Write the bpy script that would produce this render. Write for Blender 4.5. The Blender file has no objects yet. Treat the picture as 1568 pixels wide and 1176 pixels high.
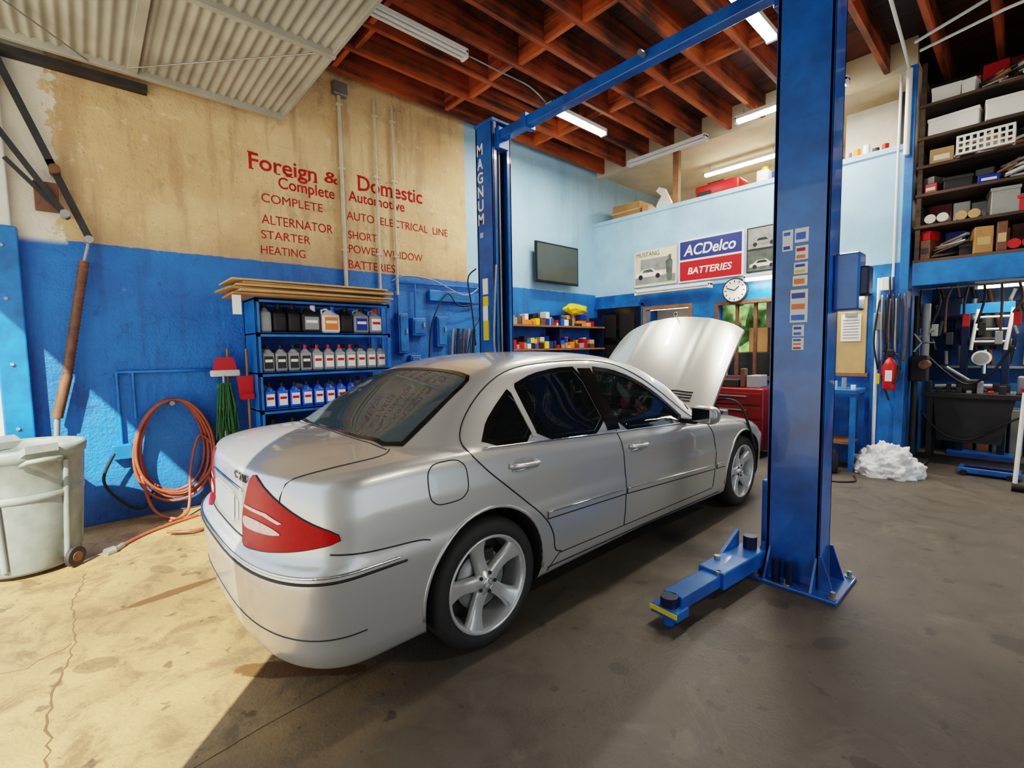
import bpy, bmesh, math, random
from mathutils import Vector, Matrix
from mathutils import noise as mn
from mathutils.bvhtree import BVHTree
R=random.Random(7)
sc=bpy.context.scene
COL=bpy.context.scene.collection

# ---------------------------------------------------------------- materials
def lin(c):
    o=[]
    for x in c:
        x=x/255.0
        o.append(x/12.92 if x<=0.04045 else ((x+0.055)/1.055)**2.4)
    return o
def newmat(name):
    m=bpy.data.materials.new(name); m.use_nodes=True
    nt=m.node_tree; b=nt.nodes["Principled BSDF"]
    return m,nt,b
def M(name,c,rough=0.5,metal=0.0,var=0.15,vs=3.0,bump=0.0,bs=60.0,emit=0.0,coat=0.0,vd=6.0,spec=0.5):
    m,nt,b=newmat(name); c=lin(c)
    N=nt.nodes; L=nt.links
    b.inputs['Roughness'].default_value=rough; b.inputs['Metallic'].default_value=metal
    b.inputs['Specular IOR Level'].default_value=spec
    if coat: b.inputs['Coat Weight'].default_value=coat; b.inputs['Coat Roughness'].default_value=0.04
    tc=N.new('ShaderNodeTexCoord')
    if var>0:
        n=N.new('ShaderNodeTexNoise'); n.inputs['Scale'].default_value=vs; n.inputs['Detail'].default_value=vd
        n.inputs['Roughness'].default_value=0.6
        L.new(tc.outputs['Object'],n.inputs['Vector'])
        r=N.new('ShaderNodeValToRGB')
        r.color_ramp.elements[0].position=0.3; r.color_ramp.elements[1].position=0.7
        r.color_ramp.elements[0].color=[x*(1-var) for x in c]+[1]
        r.color_ramp.elements[1].color=[min(1,x*(1+var*0.7)) for x in c]+[1]
        L.new(n.outputs['Fac'],r.inputs['Fac']); L.new(r.outputs['Color'],b.inputs['Base Color'])
    else: b.inputs['Base Color'].default_value=c+[1]
    if bump>0:
        n2=N.new('ShaderNodeTexNoise'); n2.inputs['Scale'].default_value=bs; n2.inputs['Detail'].default_value=4
        L.new(tc.outputs['Object'],n2.inputs['Vector'])
        bp=N.new('ShaderNodeBump'); bp.inputs['Strength'].default_value=bump; bp.inputs['Distance'].default_value=0.01
        L.new(n2.outputs['Fac'],bp.inputs['Height']); L.new(bp.outputs['Normal'],b.inputs['Normal'])
    if emit>0:
        b.inputs['Emission Color'].default_value=c+[1]; b.inputs['Emission Strength'].default_value=emit
    return m
BLUE=(22,106,186); LBLUE=(158,200,228)
m_blue=M('blue_paint',BLUE,0.4,var=0.5,vs=4,bump=0.15,bs=20)
m_bluealc=M('grimy_blue_wall',(22,84,142),0.5,var=0.5,vs=3)
m_bluesteel=M('lift_blue_enamel',(22,94,172),0.3,var=0.4,vs=5,coat=0.4)
m_bluedark=M('dark_blue_steel',(8,28,62),0.4,var=0.3,vs=5)
m_lblue=M('light_blue_wall',LBLUE,0.5,var=0.16,vs=2.5,bump=.1,bs=12)
m_cream=M('cream_plaster',(214,200,174),0.8,var=0.22,vs=1.5,bump=0.2)
m_white=M('white_enamel',(232,232,228),0.35,var=0.05)
m_whitedirty=M('dirty_white',(205,203,196),0.6,var=0.15)
m_doorpanel=M('galvanised_door_panel',(160,156,144),0.6,var=0.25,vs=2)
m_tanpaint=M('painted_conduit',(196,186,164),0.5,var=0.2,vs=6)
m_black=M('black_rubber',(18,18,20),0.6,var=0.1)
m_blackgloss=M('black_gloss',(10,11,13),0.15,var=0)
m_dark=M('dark_grime',(36,35,37),0.6,var=0.4,vs=8)
m_interior=M('dark_interior_trim',(40,40,42),0.8,var=0.2,vs=8)
m_seat=M('grey_seat_leather',(58,60,64),0.55,var=0.15,vs=8)
m_steel=M('galvanised_steel',(150,152,150),0.45,metal=0.6,var=0.25)
m_brownsteel=M('rusty_steel',(104,70,50),0.6,metal=0.2,var=0.4,vs=15)
m_card=M('cardboard',(170,126,78),0.85,var=0.25)
m_card2=M('cardboard_light',(196,160,110),0.85,var=0.2)
m_red=M('red_plastic',(186,12,14),0.45,var=0.15)
m_redtext=M('red_sign_paint',(168,32,24),0.8,var=0.4,vs=14,spec=.2)
m_chest=M('tool_chest_red',(104,18,16),0.35,var=0.3)
m_yellow=M('yellow_plastic',(235,200,30),0.45,var=0.1)
m_orange=M('orange_plastic',(240,120,30),0.45,var=0.05)
m_green=M('green_fibre',(48,98,58),0.9,var=0.4,vs=30)
m_hose=M('hose_rubber',(144,70,46),0.5,var=0.3,vs=8)
m_greyplastic=M('grey_plastic',(140,143,146),0.4,var=0.15)
m_navy=M('navy_plastic',(12,50,150),0.35,var=0.1)
m_coolblue=M('blue_bottle',(20,90,205),0.3,var=0.1)
m_paper=M('paper_white',(236,236,232),0.7,var=0.05)
m_cloth=M('white_cloth',(225,228,232),0.9,var=0.12,vs=12)
m_wood=M('worn_wood',(140,96,58),0.7,var=0.35,vs=6)
m_can=M('grey_bin_plastic',(118,128,124),0.5,var=0.35,vs=5)
m_tube=M('fluorescent_glow',(255,246,228),0.5,var=0,emit=16)
m_tubeoff=M('fluorescent_diffuser',(225,225,220),0.4,var=0.04)
m_alu=M('alloy_silver',(200,202,204),0.3,metal=0.6,var=0.03)
m_chrome=M('chrome',(220,220,222),0.08,metal=1,var=0)
m_tyre=M('tyre_rubber',(38,38,38),0.7,var=0.25,vs=20)
m_taillr=M('taillight_red',(168,0,2),0.3,var=0.25,vs=60,spec=.12)
m_taillw=M('taillight_clear',(226,196,188),0.25,var=0.2,vs=60,spec=.3)
m_tvscreen=M('tv_screen',(62,70,66),0.12,var=0.1)
m_leaf=M('hedge_leaves',(80,112,60),0.8,var=0.7,vs=4)
m_plate=M('licence_plate',(140,144,150),0.4,var=0.1)

def paint():
    m,nt,b=newmat('silver_car_paint'); N=nt.nodes;L=nt.links
    b.inputs['Base Color'].default_value=lin((190,191,189))+[1]
    b.inputs['Metallic'].default_value=0.6
    b.inputs['Coat Weight'].default_value=0.8; b.inputs['Coat Roughness'].default_value=0.02
    tc=N.new('ShaderNodeTexCoord'); n=N.new('ShaderNodeTexNoise'); n.inputs['Scale'].default_value=900
    L.new(tc.outputs['Object'],n.inputs['Vector'])
    r=N.new('ShaderNodeMapRange'); r.inputs['To Min'].default_value=0.27; r.inputs['To Max'].default_value=0.38
    L.new(n.outputs['Fac'],r.inputs['Value']); L.new(r.outputs['Result'],b.inputs['Roughness'])
    return m
m_paint=paint()
def glassmat(name,tint,gl=0.12,painted_sheen=0.0):
    m=bpy.data.materials.new(name); m.use_nodes=True; nt=m.node_tree; nt.nodes.clear(); N=nt.nodes; L=nt.links
    o=N.new('ShaderNodeOutputMaterial'); t=N.new('ShaderNodeBsdfTransparent'); t.inputs[0].default_value=list(tint)+[1]
    g=N.new('ShaderNodeBsdfGlossy'); g.inputs['Roughness'].default_value=0.01; g.inputs[0].default_value=(.85,.93,1,1)
    f=N.new('ShaderNodeFresnel'); f.inputs[0].default_value=1.45
    a=N.new('ShaderNodeMath'); a.operation='MULTIPLY_ADD'; a.inputs[1].default_value=0.8; a.inputs[2].default_value=gl
    d=N.new('ShaderNodeBsdfDiffuse'); d.inputs[0].default_value=(.2,.28,.32,1)  # blue diffuse painted in for the pale sky reflection on the glass
    m0=N.new('ShaderNodeMixShader'); m0.inputs[0].default_value=painted_sheen; L.new(t.outputs[0],m0.inputs[1]); L.new(d.outputs[0],m0.inputs[2])
    mx=N.new('ShaderNodeMixShader'); L.new(f.outputs[0],a.inputs[0]); L.new(a.outputs[0],mx.inputs[0]); L.new(m0.outputs[0],mx.inputs[1]); L.new(g.outputs[0],mx.inputs[2]); L.new(mx.outputs[0],o.inputs[0])
    return m
m_glass=glassmat('tinted_glass',(.22,.27,.27),0.01,.02)
m_glassr=glassmat('rear_tinted_glass',(.22,.29,.31),0.02,.24)

def mth(nt,op,a,b=None,clamp=False):
    n=nt.nodes.new('ShaderNodeMath'); n.operation=op; n.use_clamp=clamp
    for i,x in enumerate((a,b)):
        if x is None: continue
        if isinstance(x,(int,float)): n.inputs[i].default_value=x
        else: nt.links.new(x,n.inputs[i])
    return n.outputs[0]
def mix(nt,f,a,b,mode='MIX'):
    n=nt.nodes.new('ShaderNodeMix'); n.data_type='RGBA'; n.blend_type=mode
    if isinstance(f,(int,float)): n.inputs[0].default_value=f
    else: nt.links.new(f,n.inputs[0])
    for k,x in ((6,a),(7,b)):
        if isinstance(x,(list,tuple)): n.inputs[k].default_value=list(x)+[1] if len(x)==3 else x
        else: nt.links.new(x,n.inputs[k])
    return n.outputs[2]
def noise(nt,vec,scale,detail=6,rough=0.6,dist=0):
    n=nt.nodes.new('ShaderNodeTexNoise'); n.inputs['Scale'].default_value=scale
    n.inputs['Detail'].default_value=detail; n.inputs['Roughness'].default_value=rough; n.inputs['Distortion'].default_value=dist
    nt.links.new(vec,n.inputs['Vector']); return n.outputs['Fac']
def step(nt,v,lo,hi):
    n=nt.nodes.new('ShaderNodeMapRange'); nt.links.new(v,n.inputs[0])
    n.inputs[1].default_value=lo; n.inputs[2].default_value=hi; n.interpolation_type='SMOOTHSTEP'
    return n.outputs[0]
def wallmat():
    m,nt,b=newmat('painted_block_wall'); N=nt.nodes
    tc=N.new('ShaderNodeTexCoord'); P=tc.outputs['Object']
    s=N.new('ShaderNodeSeparateXYZ'); nt.links.new(P,s.inputs[0])
    X,Y,Z=s.outputs
    mp=N.new('ShaderNodeMapping'); mp.inputs['Scale'].default_value=(1,3,.35); nt.links.new(P,mp.inputs[0])
    nd=noise(nt,mp.outputs[0],1.6,7,.65)
    n1=noise(nt,P,1.2); n2=noise(nt,P,9,8,0.7); n3=noise(nt,P,40,4); n4=noise(nt,P,3.2,8,.72,.4)
    tan=mix(nt,step(nt,n1,0.35,0.7),lin((224,190,142)),lin((200,160,112)))
    tan=mix(nt,mth(nt,'MULTIPLY',step(nt,nd,0.5,0.66),0.6),tan,lin((166,130,92)))
    tan=mix(nt,mth(nt,'MULTIPLY',step(nt,n4,0.54,0.68),0.5),tan,lin((142,110,78)))
    tan=mix(nt,mth(nt,'MULTIPLY',step(nt,n2,0.58,0.68),0.45),tan,lin((240,222,190)))
    tan=mix(nt,mth(nt,'MULTIPLY',step(nt,n3,0.63,0.69),0.6),tan,lin((120,92,66)))
    # grimy band just above the blue and faint sheet joints
    band=mth(nt,'MULTIPLY',step(nt,mth(nt,'ADD',Z,mth(nt,'MULTIPLY',n4,.5)),2.95,2.62),.35)
    tan=mix(nt,band,tan,lin((130,108,84)))
    blue=mix(nt,step(nt,n1,0.35,0.7),lin((24,112,200)),lin((16,90,172)))
    blue=mix(nt,mth(nt,'MULTIPLY',step(nt,nd,0.5,0.7),0.55),blue,lin((14,58,112)))
    blue=mix(nt,mth(nt,'MULTIPLY',step(nt,n4,0.56,0.64),0.55),blue,lin((16,66,124)))
    blue=mix(nt,mth(nt,'MULTIPLY',step(nt,n2,0.62,0.70),0.35),blue,lin((74,150,212)))
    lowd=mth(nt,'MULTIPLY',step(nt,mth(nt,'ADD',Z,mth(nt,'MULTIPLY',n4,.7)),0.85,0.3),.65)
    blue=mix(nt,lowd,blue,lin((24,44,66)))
    lb=mix(nt,n1,lin((132,182,216)),lin((168,204,228)))
    lb=mix(nt,mth(nt,'MULTIPLY',step(nt,nd,0.5,0.72),0.4),lb,lin((110,152,182)))
    zj=mth(nt,'ADD',Z,mth(nt,'MULTIPLY',mth(nt,'SUBTRACT',n2,0.5),0.03))
    yj=mth(nt,'ADD',Y,mth(nt,'MULTIPLY',mth(nt,'SUBTRACT',n2,0.5),0.06))
    up=mix(nt,step(nt,yj,4.015,4.03),tan,lb)
    fin=mix(nt,step(nt,zj,2.395,2.402),blue,up)
    f=mth(nt,'MULTIPLY',step(nt,mth(nt,'ADD',Y,mth(nt,'MULTIPLY',mth(nt,'SUBTRACT',n2,0.5),0.5)),-0.08,-0.12),step(nt,Z,2.35,2.42))
    fin=mix(nt,f,fin,lin((225,216,198)))
    nt.links.new(fin,b.inputs['Base Color']); b.inputs['Roughness'].default_value=0.5
    bz=N.new('ShaderNodeTexBrick'); bz.inputs['Scale'].default_value=1.0
    bz.inputs['Brick Width'].default_value=0.4; bz.inputs['Row Height'].default_value=0.2; bz.inputs['Mortar Size'].default_value=0.006
    cb=N.new('ShaderNodeCombineXYZ'); nt.links.new(Y,cb.inputs[0]); nt.links.new(Z,cb.inputs[1]); nt.links.new(cb.outputs[0],bz.inputs['Vector'])
    h=mth(nt,'ADD',mth(nt,'MULTIPLY',bz.outputs['Fac'],-0.2),mth(nt,'ADD',mth(nt,'MULTIPLY',n2,0.8),mth(nt,'MULTIPLY',n3,0.45)))
    bp=N.new('ShaderNodeBump'); bp.inputs['Strength'].default_value=0.8; bp.inputs['Distance'].default_value=0.02
    nt.links.new(h,bp.inputs['Height']); nt.links.new(bp.outputs[0],b.inputs['Normal'])
    return m
m_wall=wallmat()
def floormat():
    m,nt,b=newmat('stained_shaded_concrete'); N=nt.nodes
    tc=N.new('ShaderNodeTexCoord'); P=tc.outputs['Object']
    s=N.new('ShaderNodeSeparateXYZ'); nt.links.new(P,s.inputs[0]); X,Y,Z=s.outputs
    n1=noise(nt,P,0.7,8,0.65); n2=noise(nt,P,5,8,0.7,0.6); n3=noise(nt,P,60,4); n4=noise(nt,P,2.1,9,.75,.8)
    c=mix(nt,step(nt,n1,0.35,0.68),lin((176,144,96)),lin((138,110,72)))
    c=mix(nt,mth(nt,'MULTIPLY',step(nt,n2,0.45,0.66),0.7),c,lin((90,70,46)))
    c=mix(nt,mth(nt,'MULTIPLY',step(nt,n4,0.54,0.62),0.4),c,lin((92,74,52)))
    g=step(nt,mth(nt,'ADD',mth(nt,'ADD',Y,mth(nt,'MULTIPLY',X,0.9)),mth(nt,'MULTIPLY',n1,1.6)),-1.5,0.8)  # mask along the sun edge: shade painted into the concrete colour
    painted_shade=mix(nt,step(nt,n2,.35,.65),lin((52,51,50)),lin((78,74,68)))
    painted_shade=mix(nt,mth(nt,'MULTIPLY',step(nt,n4,0.54,0.64),0.6),painted_shade,lin((100,94,84)))
    c=mix(nt,mth(nt,'MULTIPLY',g,0.93),c,painted_shade)
    v=noise(nt,P,8,3,0.5)
    c=mix(nt,mth(nt,'MULTIPLY',step(nt,v,0.65,0.70),0.6),c,lin((32,28,24)))
    v2=noise(nt,P,22,3,0.5)
    c=mix(nt,mth(nt,'MULTIPLY',step(nt,v2,0.69,0.72),0.6),c,lin((30,26,22)))
    c=mix(nt,mth(nt,'MULTIPLY',n3,0.3),c,lin((60,54,46)))
    def stain(px,py,ax,ay,ang):
        ca,sa=math.cos(ang),math.sin(ang)
        dx=mth(nt,'SUBTRACT',X,px); dy=mth(nt,'SUBTRACT',Y,py)
        u=mth(nt,'ADD',mth(nt,'MULTIPLY',dx,ca/ax),mth(nt,'MULTIPLY',dy,sa/ax))
        w=mth(nt,'ADD',mth(nt,'MULTIPLY',dx,-sa/ay),mth(nt,'MULTIPLY',dy,ca/ay))
        d=mth(nt,'ADD',mth(nt,'MULTIPLY',u,u),mth(nt,'MULTIPLY',w,w))
        d=mth(nt,'ADD',d,mth(nt,'MULTIPLY',mth(nt,'SUBTRACT',n2,0.5),2.4))
        return step(nt,d,1.0,0.8)
    for a in ((-3.47,.31,.28,.045,math.radians(97)),(-2.21,.63,.32,.06,math.radians(46))):
        c=mix(nt,mth(nt,'MULTIPLY',stain(*a),0.85),c,lin((78,50,22)))
    for a in ((-1.0,2.3,.22,.14,.3),(-.3,1.9,.07,.05,0),(-.6,2.6,.10,.05,1),(.1,3.2,.2,.1,0),(-1.2,1.7,.05,.04,0),(-.9,2.8,.06,.05,0),(-2.9,-.05,.1,.06,1.),(-3.9,.3,.12,.05,.4)):
        c=mix(nt,mth(nt,'MULTIPLY',stain(*a),0.45),c,lin((30,26,22)))
    nt.links.new(c,b.inputs['Base Color'])
    r=N.new('ShaderNodeMapRange'); nt.links.new(n2,r.inputs[0]); r.inputs[3].default_value=0.36; r.inputs[4].default_value=0.75
    nt.links.new(r.outputs[0],b.inputs['Roughness'])
    bp=N.new('ShaderNodeBump'); bp.inputs['Strength'].default_value=0.3; bp.inputs['Distance'].default_value=0.01
    nt.links.new(mth(nt,'ADD',n3,n2),bp.inputs['Height']); nt.links.new(bp.outputs[0],b.inputs['Normal'])
    return m
m_floor=floormat()
m_apron=M('outdoor_concrete',(180,172,156),.8,var=.15,vs=1)
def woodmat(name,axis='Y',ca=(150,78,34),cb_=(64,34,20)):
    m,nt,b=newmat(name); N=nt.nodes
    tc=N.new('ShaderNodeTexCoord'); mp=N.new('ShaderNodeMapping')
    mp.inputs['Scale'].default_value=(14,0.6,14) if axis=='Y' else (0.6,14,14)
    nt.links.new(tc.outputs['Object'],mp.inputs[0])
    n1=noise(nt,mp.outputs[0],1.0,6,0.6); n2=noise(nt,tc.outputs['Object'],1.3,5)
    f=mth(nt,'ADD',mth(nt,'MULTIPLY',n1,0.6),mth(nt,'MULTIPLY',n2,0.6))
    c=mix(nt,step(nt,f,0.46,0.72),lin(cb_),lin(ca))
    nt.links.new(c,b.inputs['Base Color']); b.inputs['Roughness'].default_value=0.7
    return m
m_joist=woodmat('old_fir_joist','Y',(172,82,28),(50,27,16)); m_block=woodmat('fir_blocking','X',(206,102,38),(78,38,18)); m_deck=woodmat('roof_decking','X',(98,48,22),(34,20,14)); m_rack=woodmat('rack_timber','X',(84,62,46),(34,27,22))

# ---------------------------------------------------------------- mesh builder
class MB:
    def __init__(s): s.v=[];s.f=[];s.m=[];s.s=[];s.mats=[]
    def mi(s,m):
        if m not in s.mats: s.mats.append(m)
        return s.mats.index(m)
    def add(s,vs,fs,mat,smooth=False,X=None):
        o=len(s.v)
        if X is not None: vs=[X@Vector(v) for v in vs]
        s.v.extend([tuple(v) for v in vs]); k=s.mi(mat)
        for f in fs: s.f.append(tuple(i+o for i in f)); s.m.append(k); s.s.append(smooth)
    def box(s,a,b,mat,bev=0.0,X=None,seg=2):
        x0,y0,z0=[min(p,q) for p,q in zip(a,b)]; x1,y1,z1=[max(p,q) for p,q in zip(a,b)]
        if bev<=0:
            vs=[(x0,y0,z0),(x1,y0,z0),(x1,y1,z0),(x0,y1,z0),(x0,y0,z1),(x1,y0,z1),(x1,y1,z1),(x0,y1,z1)]
            fs=[(3,2,1,0),(4,5,6,7),(0,1,5,4),(1,2,6,5),(2,3,7,6),(3,0,4,7)]
            s.add(vs,fs,mat,False,X); return
        bm=bmesh.new(); bmesh.ops.create_cube(bm,size=1)
        for v in bm.verts: v.co=Vector(((x0+x1)/2+v.co.x*(x1-x0),(y0+y1)/2+v.co.y*(y1-y0),(z0+z1)/2+v.co.z*(z1-z0)))
        bev=min(bev,0.49*min(x1-x0,y1-y0,z1-z0))
        bmesh.ops.bevel(bm,geom=bm.edges[:],offset=bev,segments=seg,affect='EDGES',profile=0.5)
        bm.verts.ensure_lookup_table()
        s.add([v.co.copy() for v in bm.verts],[[v.index for v in f.verts] for f in bm.faces],mat,seg>1 and bev>0.01,X); bm.free()
    def cyl(s,p0,p1,r,mat,r1=None,n=16,caps=True,smooth=True):
        p0=Vector(p0);p1=Vector(p1); r1=r if r1 is None else r1
        d=(p1-p0).normalized(); q=d.to_track_quat('Z','Y').to_matrix()
        vs=[];
        for p,rr in ((p0,r),(p1,r1)):
            for i in range(n):
                a=2*math.pi*i/n; vs.append(p+q@Vector((math.cos(a)*rr,math.sin(a)*rr,0)))
        s.add(vs,[(i,(i+1)%n,n+(i+1)%n,n+i) for i in range(n)],mat,smooth)
        if caps: s.add(vs,[tuple(range(n-1,-1,-1)),tuple(range(n,2*n))],mat,False)
    def tube(s,pts,r,mat,n=8,closed=False):
        pts=[Vector(p) for p in pts]; N=len(pts); vs=[]; fs=[]
        up=Vector((0,0,1)); last=None
        for i,p in enumerate(pts):
            if closed: t=pts[(i+1)%N]-pts[i-1]
            else: t=pts[min(i+1,N-1)]-pts[max(i-1,0)]
            if t.length<1e-9: t=Vector((0,0,1))
            t.normalize()
            if last is None:
                a=t.cross(up)
                if a.length<0.1: a=t.cross(Vector((1,0,0)))
            else: a=last-t*last.dot(t)
            if a.length<1e-6: a=t.orthogonal()
            a.normalize(); last=a; b=t.cross(a)
            for k in range(n):
                g=2*math.pi*k/n; vs.append(p+(a*math.cos(g)+b*math.sin(g))*r)
        for i in range(N if closed else N-1):
            j=(i+1)%N
            for k in range(n): fs.append((i*n+k,i*n+(k+1)%n,j*n+(k+1)%n,j*n+k))
        if not closed: fs+= [tuple(range(n-1,-1,-1)),tuple((N-1)*n+k for k in range(n))]
        s.add(vs,fs,mat,True)
    def wire(s,pts,r,mat,n=8,seg=8):
        P=[Vector(p) for p in pts]; out=[]
        for i in range(len(P)-1):
            p0=P[max(0,i-1)];p1=P[i];p2=P[i+1];p3=P[min(len(P)-1,i+2)]
            for k in range(seg):
                t=k/seg; out.append(0.5*((2*p1)+(p2-p0)*t+(2*p0-5*p1+4*p2-p3)*t*t+(3*p1-p0-3*p2+p3)*t**3))
        out.append(P[-1]); s.tube(out,r,mat,n)
    def lathe(s,prof,mat,X,n=32,smooth=True):
        vs=[];fs=[];k=len(prof)
        for i in range(n):
            a=2*math.pi*i/n
            for r,z in prof: vs.append((math.cos(a)*r,math.sin(a)*r,z))
        for i in range(n):
            j=(i+1)%n
            for q in range(k-1): fs.append((i*k+q,j*k+q,j*k+q+1,i*k+q+1))
        s.add(vs,fs,mat,smooth,X)
    def prism(s,poly,vec,mat,smooth=False):
        n=len(poly); poly=[Vector(p) for p in poly]; v=Vector(vec)
        s.add(poly+[p+v for p in poly],[tuple(range(n-1,-1,-1)),tuple(range(n,2*n))]+[(i,(i+1)%n,n+(i+1)%n,n+i) for i in range(n)],mat,smooth)
    def grid(s,fn,nu,nv,mat,smooth=True):
        vs=[fn(i/nu,j/nv) for j in range(nv+1) for i in range(nu+1)]
        fs=[(j*(nu+1)+i,j*(nu+1)+i+1,(j+1)*(nu+1)+i+1,(j+1)*(nu+1)+i) for j in range(nv) for i in range(nu)]
        s.add(vs,fs,mat,smooth)
    def text(s,t,w,h,X,mat,bold=0.0,ext=0.003,shear=0.0):
        cu=bpy.data.curves.new('t','FONT'); cu.body=t; cu.extrude=ext; cu.offset=bold; cu.shear=shear
        ob=bpy.data.objects.new('t',cu); COL.objects.link(ob)
        bpy.context.view_layer.update()
        me=bpy.data.meshes.new_from_object(ob.evaluated_get(bpy.context.evaluated_depsgraph_get()))
        xs=[v.co.x for v in me.vertices]; ys=[v.co.y for v in me.vertices]
        x0,x1,y0,y1=min(xs),max(xs),min(ys),max(ys)
        sx=w/(x1-x0); sy=h/(y1-y0)
        s.add([((v.co.x-x0)*sx,(v.co.y-y0)*sy,v.co.z) for v in me.vertices],[tuple(p.vertices) for p in me.polygons],mat,False,X)
        bpy.data.objects.remove(ob); bpy.data.curves.remove(cu); bpy.data.meshes.remove(me)
    def done(s,name,parent=None):
        me=bpy.data.meshes.new(name); me.from_pydata(s.v,[],s.f)
        for m in s.mats: me.materials.append(m)
        me.polygons.foreach_set('material_index',s.m); me.polygons.foreach_set('use_smooth',s.s); me.update()
        ob=bpy.data.objects.new(name,me); COL.objects.link(ob)
        if parent: ob.parent=parent
        return ob
def empty(name):
    e=bpy.data.objects.new(name,None); COL.objects.link(e); e.empty_display_size=0.1; return e
def frame(o,x,y):
    x=Vector(x).normalized(); y=Vector(y).normalized(); z=x.cross(y)
    m=Matrix((x,y,z)).transposed().to_4x4(); m.translation=Vector(o); return m
def holes_panel(mb,x0,x1,z0,z1,y0,y1,holes,mat):
    xs=sorted(set([x0,x1]+[h[i] for h in holes for i in (0,1) if x0<h[i]<x1])); zs=sorted(set([z0,z1]+[h[i] for h in holes for i in (2,3) if z0<h[i]<z1]))
    for i in range(len(xs)-1):
        for j in range(len(zs)-1):
            cx=(xs[i]+xs[i+1])/2; cz=(zs[j]+zs[j+1])/2
            if any(h[0]<cx<h[1] and h[2]<cz<h[3] for h in holes): continue
            mb.box((xs[i],y0,zs[j]),(xs[i+1],y1,zs[j+1]),mat)

XL=-5.35; YB=6.9; ZC=4.5
# ---------------------------------------------------------------- room shell
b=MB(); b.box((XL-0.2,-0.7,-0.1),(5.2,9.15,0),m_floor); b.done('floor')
b=MB(); b.box((-14,-22,-0.1),(12,-0.7,-0.004),m_apron); b.box((5.2,-0.7,-0.1),(14,9,-0.004),m_apron); b.done('ground')
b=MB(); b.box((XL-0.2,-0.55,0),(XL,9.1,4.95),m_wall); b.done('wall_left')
b=MB()
holes_panel(b,XL-0.2,5.2,0,4.95,-0.7,-0.5,[(-5.3,-1.0,-1,3.95),(3.4,4.9,-1,3.85)],m_whitedirty); b.done('wall_front')  # second bay is unseen, added and placed for fill light
b=MB(); b.box((5.0,-0.5,0),(5.2,0.4,4.95),m_lblue); b.box((5.0,5.2,0),(5.2,9.1,4.95),m_lblue); b.box((5.0,0.4,3.7),(5.2,5.2,4.95),m_lblue); b.done('wall_right')  # unseen side opening added for fill light and reflections on the car
b=MB()
holes_panel(b,XL,-1.0,2.36,3.63,YB,YB+0.12,[],m_lblue)
holes_panel(b,XL,-1.0,0,2.36,YB,YB+0.12,[(-4.30,-3.56,1.5,2.06),(-3.1,-2.34,1.02,2.04)],m_blue)
b.box((XL,YB-0.012,3.60),(-1.0,YB+0.13,3.66),m_lblue)
for x in (-4.6,-3.35,-2.1): b.box((x,YB-.004,2.36),(x+.012,YB,3.6),m_lblue)
b.done('wall_back')
b=MB(); holes_panel(b,XL,-0.98,0,4.95,9.0,9.15,[(-4.2,-3.2,1.3,2.25)],m_cream)
b.box((-0.98,9.0,0),(5,9.15,4.95),m_bluealc)
b.done('wall_rear')
b=MB(); b.box((XL,YB+0.12,2.6),(-0.98,9.0,2.7),m_cream); b.box((-1.06,YB+0.12,0),(-0.98,9.0,2.7),m_bluealc); b.box((-1.06,YB+0.12,2.7),(-0.98,9.0,4.5),m_cream); b.done('loft_floor')
b=MB()
b.box((XL,-0.7,4.8),(5.2,9.1,4.9),m_deck)
x=XL+0.12
while x<5:
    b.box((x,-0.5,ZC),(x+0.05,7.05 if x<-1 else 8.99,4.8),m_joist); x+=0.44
for i,y in enumerate((0.7,2.15,3.6,5.2)):
    x=XL+.17; k=0
    while x<5:
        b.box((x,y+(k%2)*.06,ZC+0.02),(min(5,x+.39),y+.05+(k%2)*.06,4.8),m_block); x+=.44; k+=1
b.box((XL,6.95,4.46),(-.98,7.05,4.8),m_cream)
b.box((XL,7.05,4.52),(-.98,9.0,4.56),m_cream)
b.done('ceiling')
def crack(name,pts,w,mat,jit):
    b=MB(); P=[]
    for (x0,y0),(x1,y1) in zip(pts[:-1],pts[1:]):
        n=max(2,int(math.hypot(x1-x0,y1-y0)/0.04))
        for i in range(n):
            t=i/n; P.append((x0+(x1-x0)*t+R.uniform(-jit,jit),y0+(y1-y0)*t+R.uniform(-jit,jit)))
    P.append(pts[-1]); vs=[];fs=[]
    for i,(x,y) in enumerate(P):
        a=P[max(0,i-1)];c=P[min(len(P)-1,i+1)]; d=Vector((c[0]-a[0],c[1]-a[1])).normalized(); nn=Vector((-d.y,d.x))*w*R.uniform(.4,1)/2
        vs+=[(x+nn.x,y+nn.y,0.0012),(x-nn.x,y-nn.y,0.0012)]
        if i: fs.append((2*i-2,2*i-1,2*i+1,2*i))
    b.add(vs,fs,mat); b.done(name)
m_crack=M('crack_dark',(96,70,44),0.9)
crack('floor_crack',[(-2.1,-0.2),(-2.28,-0.19),(-2.7,-.2),(-3.2,-.13),(-3.7,-.15),(-4.18,-0.09)],0.01,m_crack,0.012)
crack('floor_crack',[(-3.2,-.13),(-3.1,-.3),(-3.2,-.6)],0.006,m_crack,0.012)
crack('floor_joint',[(-1.9,0.1),(-1.95,.42),(-2.0,1.2)],0.004,M('joint_dark',(50,44,36),0.9),0.002)

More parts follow.
